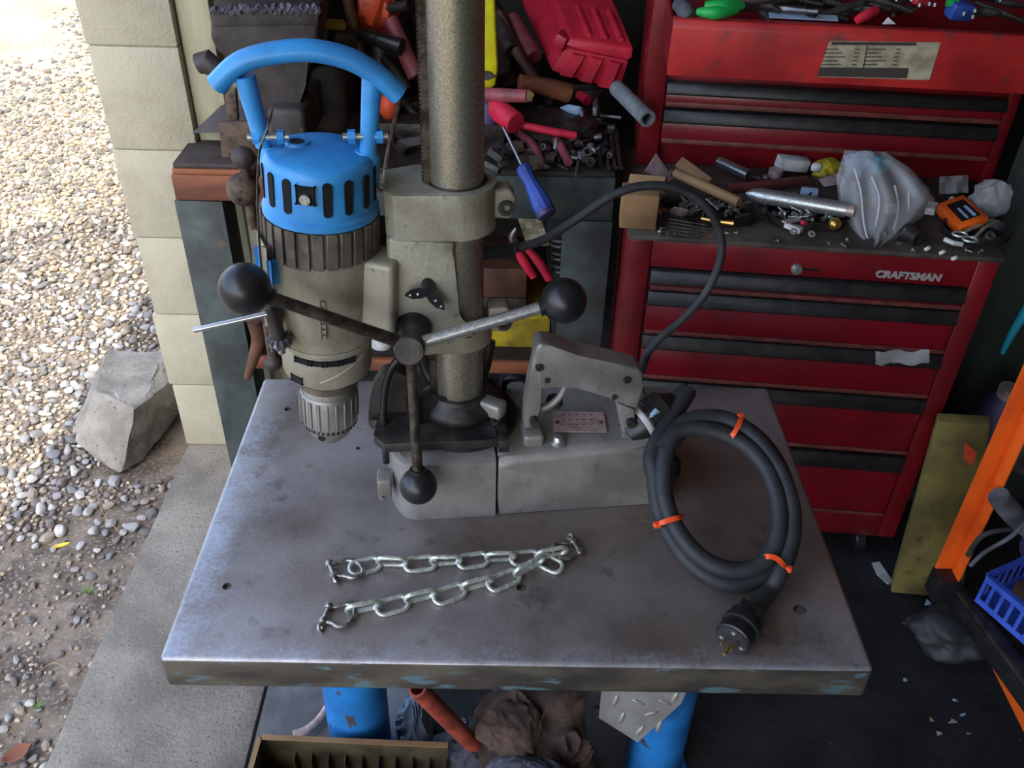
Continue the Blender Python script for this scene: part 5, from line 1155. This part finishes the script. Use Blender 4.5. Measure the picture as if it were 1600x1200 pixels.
for t0_, t1_2, m_ in ((.18, .42, 'bluewhite'), (.55, .82, 'bluewhite')):
    aa = [lerp(lerp(bk[0], bk[1], u), lerp(bk[3], bk[2], u), v)+nn_*.0012 for u, v in ((t0_+.1, .35), (t1_2, .35), (t1_2, .95), (t0_+.1, .95))]; part(lbk, 'printed_picture', MB().prism(aa, nn_*.0003), m_)
one('blister_pack', MB().sheet([[ct(1468+j*9, 276+i*9-j*.5, .05-.005*i+.004*math.sin(j*2+i)) for j in range(6)] for i in range(4)], .0008), 'film', 'clear blister pack with two bright screws behind the orange carton', 'packet', sharp=20)
one('clear_pouch', crumple(ct(1548, 312, .035), (.045, .03, .05), 44, .3, 3), 'film', 'crumpled clear pouch beside the orange carton on the cabinet top', 'pouch', sharp=20)
sc_ = cthing('scissors', 'steel scissors with round finger loops in the tray by the orange carton', 'scissors', 1520, 365)
for px, py in ((1500, 366), (1516, 374)):
    c = ct(px, py, .022); part(sc_, 'finger_loop', MB().tube([c+Vector((.014*math.cos(a), .011*math.sin(a), 0)) for a in [2*PI*i/20 for i in range(20)]], .0024, 8, True), 'zinc')
part(sc_, 'blade', MB().tube([ct(1508, 362, .022), ct(1534, 350, .024), ct(1552, 342, .024)], [.003, .004, .002], 8), 'zinc'); part(sc_, 'blade', MB().tube([ct(1522, 372, .023), ct(1536, 358, .025), ct(1553, 347, .025)], [.003, .004, .002], 8), 'zinc')
one('ring_nut', MB().lathe([(.010, 0), (.010, .006), (.005, .006), (.005, 0), (.010, 0)], ct(1546, 370, .02), (.1, -.5, 1), 20, cap=False), 'steel', 'round steel ring nut in the scissors tray', 'nut')
one('cream_stick', MB().tube([ct(1476, 374, .014), ct(1490, 380, .014), ct(1504, 382, .013)], .005, 8), 'white', 'short cream plastic stick at the tray rim', 'stick')
pf_ = cthing('pipe_fitting', 'dark threaded pipe fitting between the bag and the scissors tray', 'fitting', 1430, 372); a, z = ct(1418, 362, .018), ct(1436, 374, .016); part(pf_, 'body', MB().pipe(a, z, .017, .011, 20, .02), 'oldsteel'); part(pf_, 'collar', MB().lathe([(.019, 0), (.019, .006)], a, z-a, 8), 'oldsteel')
for i, (px, py) in enumerate(((1469, 396), (1488, 405), (1446, 390))):
    c = ct(px, py, .002); one('cap_screw', MB().cyl(c, c+Vector((.004, -.006, .008)), .004, n=10), 'white', 'pale little cap on the dusty cabinet ledge', 'cap', 'pale caps on the ledge')
one('film_scrap', MB().sheet([[C.w(C.at(1368+j*12, 548+i*7+3*math.sin(j*1.7), y=-.019-.004*math.sin(i+j))) for j in range(8)] for i in range(4)], .0004), 'film', 'torn scrap of clear film stuck on the third drawer pull', 'film', sharp=30)

# ------------------------------------------------------------------ right-hand side: planks, board, orange rack, basket
for i, (x0_, x1_) in enumerate(((1.12, 1.30), (1.304, 1.62))):
    one('plank', MB().bb((x0_, 1.86+.01*i, 0), (x1_, 1.90+.01*i, 1.75), .004), 'greenwood', ('dark green painted plank standing close beside the red tool cabinet', 'wide dark green plank standing behind the orange rack post')[i], 'plank')
one('leaning_board', MB().prism([W.at(px, py, y=y) for px, py, y in ((1466, 660, 1.565), (1548, 664, 1.565), (1502, 936, 1.50), (1392, 926, 1.50))], (.008, .03, .004), .003), 'yellowboard', 'dirty yellow plywood board leaning beside the red tool cabinet', 'board')
rk2 = thing('orange_rack', 'orange angle iron rack with black shelf rails on the workshop floor', 'rack', (1.1, 1.1, 0))
RX, RY = .918, 1.30
part(rk2, 'post', MB().bb((RX, RY, .31), (RX+.038, RY+.004, 1.4), .001).bb((RX+.034, RY-.035, .31), (RX+.038, RY, 1.4), .001), 'orange')
part(rk2, 'post', MB().bb((RX+.45, RY-.09, .31), (RX+.488, RY-.086, 1.4), .001).bb((RX+.45, RY-.125, .31), (RX+.454, RY-.09, 1.4), .001), 'orange')
part(rk2, 'foot', MB().bb((RX-.002, RY-.038, .27), (RX+.044, RY+.008, .335), .003), 'black')
s0, s1 = W.at(1490, 925, z=.30), W.at(1640, 1130, z=.30)
sv = (s1-s0); sn_ = Vector((sv.y, -sv.x, 0)).normalized(); sn_ = sn_ if sn_.x > 0 else -sn_
part(rk2, 'shelf_rail', MB().prism([s0, s1, s1+Vector((0, 0, .012)), s0+Vector((0, 0, .012))], sn_*.03, .001), 'oldsteel')
part(rk2, 'shelf_rail', MB().prism([s0-sn_*.002+Vector((0, 0, -.04)), s1-sn_*.002+Vector((0, 0, -.04)), s1-sn_*.002, s0-sn_*.002], sn_*.004, .001), 'black')
for t_ in (.15, .55): 
    q = s0+sv*t_+Vector((0, 0, -.02))-sn_*.0025; part(rk2, 'slot', MB().box(q, (.03, .001, .009), (0, 0, math.atan2(sv.y, sv.x)), 0), 'hole')
part(rk2, 'shelf', MB().prism([s0+sn_*.03, s1+sn_*.03, s1+sn_*.5, s0+sn_*.5], (0, 0, .006)), 'oldsteel')
l0, l1 = W.at(1541, 1025, z=.22), W.at(1620, 1185, z=.0)
part(rk2, 'leg', MB().prism([l0, l0+sn_*.004+Vector((.012, 0, 0)), l1+Vector((.03, 0, 0)), l1], (.0, .004, .0)), 'orange'); 
for q in (s0+sn_*.45, s1+sn_*.45): part(rk2, 'leg', MB().bb((q.x-.002, q.y-.02, 0), (q.x+.002, q.y+.02, .30)), 'orange')
# basket with slotted side
bk_ = thing('plastic_basket', 'blue plastic basket with rows of oval slots on the rack shelf', 'basket', s0+sn_*.1+Vector((0, 0, .012)))
b0, b1 = W.at(1524, 938, z=.320), W.at(1660, 1058, z=.320); bv = b1-b0; bl_ = bv.length; bd = bv.normalized(); bn = Vector((-bd.y, bd.x, 0)); bn = bn if bn.x > 0 else -bn
hz_ = .075
def bwall(o, d, L, name):
    n_ = max(4, int(L/.021)); wdt = L/n_; up_ = Vector((0, 0, 1)); nn = d.cross(up_)
    b = MB(); b.prism([o, o+d*L, o+d*L+up_*.014, o+up_*.014], nn*.003); b.prism([o+up_*(hz_-.014), o+d*L+up_*(hz_-.014), o+d*L+up_*hz_, o+up_*hz_], nn*.003); b.prism([o+up_*hz_-nn*.004, o+d*L+up_*hz_-nn*.004, o+d*L+up_*(hz_+.004)-nn*.004, o+up_*(hz_+.004)-nn*.004], nn*.011)
    w_ = part(bk_, name, b, 'bluebasket')
    for i in range(n_+1):
        p = o+d*(i*wdt-.003 if i else 0); part(w_, 'slot_bar', MB().prism([p+up_*.014, p+d*.007+up_*.014, p+d*.007+up_*(hz_-.014), p+up_*(hz_-.014)], nn*.003), 'bluebasket')
bwall(b0, bd, bl_, 'basket_side'); bwall(b0, bn, .2, 'basket_end'); bwall(b0+bn*.2, bd, bl_, 'basket_side'); bwall(b1, bn, .2, 'basket_end')
part(bk_, 'basket_floor', MB().prism([b0, b1, b1+bn*.2, b0+bn*.2], (0, 0, .003)), 'bluebasket')
one('rusty_bar', MB().box(b0+bd*.15+bn*.07+Vector((0, 0, .05)), (.24, .04, .03), (0, 0, math.atan2(bd.y, bd.x)), .004), 'wooddark', 'brown rusty bar lying in the blue basket', 'bar')
one('grey_casting', crumple(b0+bd*.14+bn*.135+Vector((0, 0, .035)), (.07, .045, .045), 61, .2, 3), 'raggrey', 'grey metal casting behind the brown bar in the basket', 'casting')
# things by the rack
sb = thing('spray_bottle', 'dark purple plastic jug standing behind the orange rack post', 'jug', (1.3, 1.74, 0))
q = W.at(1562, 650, y=1.74); part(sb, 'jug', MB().lathe([(.06, 0), (.065, .02), (.065, q.z-.05), (.05, q.z+.03), (.03, q.z+.06)], (q.x, 1.74, 0), (0, 0, 1), 28), 'purple'); part(sb, 'cap', MB().cyl((q.x, 1.74, q.z+.06), (q.x, 1.74, q.z+.085), .028, n=24), 'plate')
one('cyan_rod', MB().tube([W.at(px, py, y=1.852) for px, py in ((1566, 552), (1582, 520), (1600, 490), (1625, 450))], [.006, .010, .012, .012], 10, k=4), 'cyan', 'cyan plastic tool handle against the dark green planks', 'handle')
_b0, _b1, _b2 = W.at(1466, 660, y=1.565), W.at(1548, 664, y=1.565), W.at(1392, 926, y=1.50)
one('orange_tag', MB().prism([W.pl(px, py, _b0, (_b1-_b0).cross(_b2-_b0).normalized())+Vector((0, -.003, 0)) for px, py in ((1508, 690), (1526, 706), (1518, 728), (1505, 716))], (0, .004, 0)), 'orangered', 'small orange tag stuck on the yellow board', 'tag')
one('cable_loop', MB().tube([W.at(px, py, y=1.24) for px, py in ((1512, 868), (1534, 838), (1570, 828), (1610, 830))], .005, 8, k=5), 'rubber', 'dark cable looping across the rack beside the post', 'cable')
one('cable_loop', MB().tube([W.at(px, py, y=1.20) for px, py in ((1516, 884), (1540, 862), (1580, 838), (1620, 800))], .004, 8, k=5), 'raggrey', 'grey cable running up from the rack foot', 'cable')
one('steel_tube', MB().tube([W.at(px, py, y=1.25) for px, py in ((1560, 775), (1590, 810), (1640, 850))], [.02, .022, .02], 12, k=3), 'raggrey', 'grey steel tube lying on the rack behind the basket', 'tube')
one('pulley', MB().lathe([(.05, 0), (.06, .006), (.05, .014), (.06, .022), (.05, .03)], (RX+.10, RY+.02, .66), (0, -1, 0), 28), 'oldsteel', 'dark grooved pulley hanging beside the orange post', 'pulley')
one('motor_can', MB().lathe([(.06, 0), (.065, .01), (.065, .2), (.05, .22)], (1.2, 1.36, .306), (0, 0, 1), 28), 'purple', 'dark motor can behind the orange post', 'motor')
# debris on the floor
rs = random.Random(17)
one('paper_scrap', MB().prism([W.at(px, py, z=.006) for px, py in ((1362, 880), (1374, 878), (1394, 908), (1388, 914), (1370, 898))], (0, 0, .002)), 'white', 'torn white scrap on the dark floor by the yellow board', 'paper')
for i in range(14):
    px, py = rs.uniform(1380, 1520), rs.uniform(930, 1170); c = W.at(px, py, z=.004); one('floor_chip', MB().hull([c+Vector((rs.gauss(0, .005), rs.gauss(0, .004), rs.uniform(0, .004))) for _ in range(7)]), rs.choice(('plate', 'bluewhite', 'wood')), 'tiny pale chip of debris on the dark workshop floor', 'debris', 'chips on the dark floor')
one('dark_bag', crumple(W.at(1490, 985, z=.05), (.10, .08, .06), 71, .35, 4, 1.5), 'rubber', 'crumpled black bag on the floor beside the rack', 'bag', sharp=70)

# ------------------------------------------------------------------ under the table
tr_ = thing('parts_tray', 'long tan metal tray with divider slots on the floor under the table', 'tray', W.at(550, 1180, z=0))
a, z = W.at(407, 1153, z=.20), W.at(700, 1166, z=.20); tv = (z-a).normalized(); tn = Vector((-tv.y, tv.x, 0)); tn = tn if tn.y < 0 else -tn; Lt = (z-a).length
gz = Vector((0, 0, -.20)); dpt = .2
part(tr_, 'back_wall', MB().prism([a, z, z+gz, a+gz], -tn*.004), 'traymetal'); part(tr_, 'back_rim', MB().prism([a-tn*.006, z-tn*.006, z+tn*.004, a+tn*.004], (0, 0, .003)), 'wood')
part(tr_, 'end_wall', MB().prism([a, a+tn*dpt, a+tn*dpt+gz, a+gz], -tv*.004), 'traymetal'); part(tr_, 'end_rim', MB().prism([a-tv*.006, a+tn*dpt-tv*.006, a+tn*dpt+tv*.003, a+tv*.003], (0, 0, .003)), 'wood')
part(tr_, 'front_wall', MB().prism([a+tn*dpt, z+tn*dpt, z+tn*dpt+gz, a+tn*dpt+gz], tn*.004), 'traymetal'); part(tr_, 'tray_floor', MB().prism([a+gz, z+gz, z+gz+tn*dpt, a+gz+tn*dpt], (0, 0, .003)), 'traymetal')
for i in range(10):
    p = a+tv*(.06+i*.032)+gz; part(tr_, 'divider', MB().prism([p+tn*.001, p+tn*.016, p+tn*.016-gz*.8, p+tn*.001-gz*.8], tv*.002), 'darksteel' if i > 3 else 'traymetal')
rs = random.Random(4)
for i in range(12):
    c = a+tv*rs.uniform(.03, .30)+tn*rs.uniform(.03, .12)+Vector((0, 0, -.15)); g = rs.uniform(0, 6.28); d = Vector((math.cos(g), math.sin(g), .3)); one('tray_fitting', MB().pipe(c, c+d*.03, .008, .005, 12), 'steel', 'small steel fitting lying in the long tan tray', 'fitting', 'fittings in the tan tray')
one('red_pipe', MB().pipe(W.at(748, 1172, z=.12), W.at(652, 1075, z=.42), .0165, .012, 18), 'redpipe', 'rusty red pipe leaning under the table', 'pipe')
one('brown_rag', cloth(W.at(848, 1178, z=.085), (.135, .11, .15), 81, 6, 6), 'ragbrown', 'heap of greasy brown rag under the table', 'rag', sharp=60)
one('brown_rag', cloth(W.at(800, 1140, z=.21), (.06, .05, .04), 83, 5, 4), 'ragbrown', 'small tan rag fold on top of the rag heap', 'rag', sharp=60)
one('grey_rag', cloth(W.at(728, 1195, z=.06), (.075, .07, .10), 85, 5, 6), 'raggrey', 'fuzzy grey rag beside the tan tray', 'rag', sharp=60)
one('grey_rag', cloth(W.at(830, 1225, z=.17), (.08, .06, .05), 86, 5, 5), 'raggrey', 'grey rag lying on the brown rag heap', 'rag', sharp=60)
q = W.at(796, 1100, y=1.34); one('green_pipe', MB().pipe((q.x, 1.34, 0), (q.x, 1.34, .6), .035, .03, 24), 'greenpot', 'pale green pipe standing under the table', 'pipe')
one('yellow_strap', MB().tube([W.at(px, py, y=1.28) for px, py in ((700, 1070), (706, 1100), (722, 1108), (716, 1124))], .005, 8, k=4), 'yellowold', 'yellow strap hanging under the table', 'strap')
one('yellow_strap', MB().tube([W.at(px, py, y=1.28) for px, py in ((612, 1070), (620, 1092), (634, 1100))], .006, 8, k=4), 'yellowold', 'olive strap beside the blue table leg', 'strap')
one('blue_cloth', cloth(W.at(650, 1135, z=.05), (.04, .05, .08), 91, 5, 5, .2), 'bluecloth', 'pale blue crumpled cloth by the blue table leg', 'cloth', sharp=30)
one('white_hose', MB().tube([W.at(px, py, z=.02) for px, py in ((458, 1148), (480, 1140), (498, 1125), (512, 1105))], .009, 10, k=5), 'plate', 'short pale hose curving behind the blue leg', 'hose')
one('dark_crate', MB().bb((.172, .985, 0), (.262, 1.12, .34), .006).bb((.182, .975, .05), (.252, .985, .3), .004), 'black', 'black crate standing under the table behind the tread plate', 'crate')
dp = thing('tread_plate', 'diamond tread steel plate offcut propped under the table', 'plate', W.at(1000, 1140, y=1.12))
dq = [W.at(px, py, y=y) for px, py, y in ((940, 1080, .975), (1075, 1075, .975), (1064, 1100, .967), (996, 1160, .94), (936, 1122, .955))]
pn_ = (dq[1]-dq[0]).cross(dq[3]-dq[0]).normalized(); pn_ = pn_ if pn_.y < 0 else -pn_
part(dp, 'plate', MB().prism([W.pl(px, py, dq[0], pn_) for px, py in ((940, 1080), (1075, 1075), (1064, 1100), (996, 1160), (936, 1122))], -pn_*.005), 'magnet')
ux = (dq[1]-dq[0]).normalized(); uy = pn_.cross(ux)
for px, py, a_ in ((962, 1095, 1.2), (998, 1098, -.5), (972, 1122, 1.2), (1000, 1142, .9), (1030, 1135, 1.2), (1040, 1098, -.5), (1018, 1115, .3), (1055, 1090, 1.1)):
    c = W.pl(px, py, dq[0], pn_); part(dp, 'tread', MB().sph((0, 0, 0), 1, 12).xf(Matrix.Translation(c) @ Matrix((ux, uy, pn_)).transposed().to_4x4() @ Matrix.Rotation(a_, 4, 'Z') @ Matrix.Diagonal((.0135, .0048, .0022, 1))), 'magnet')
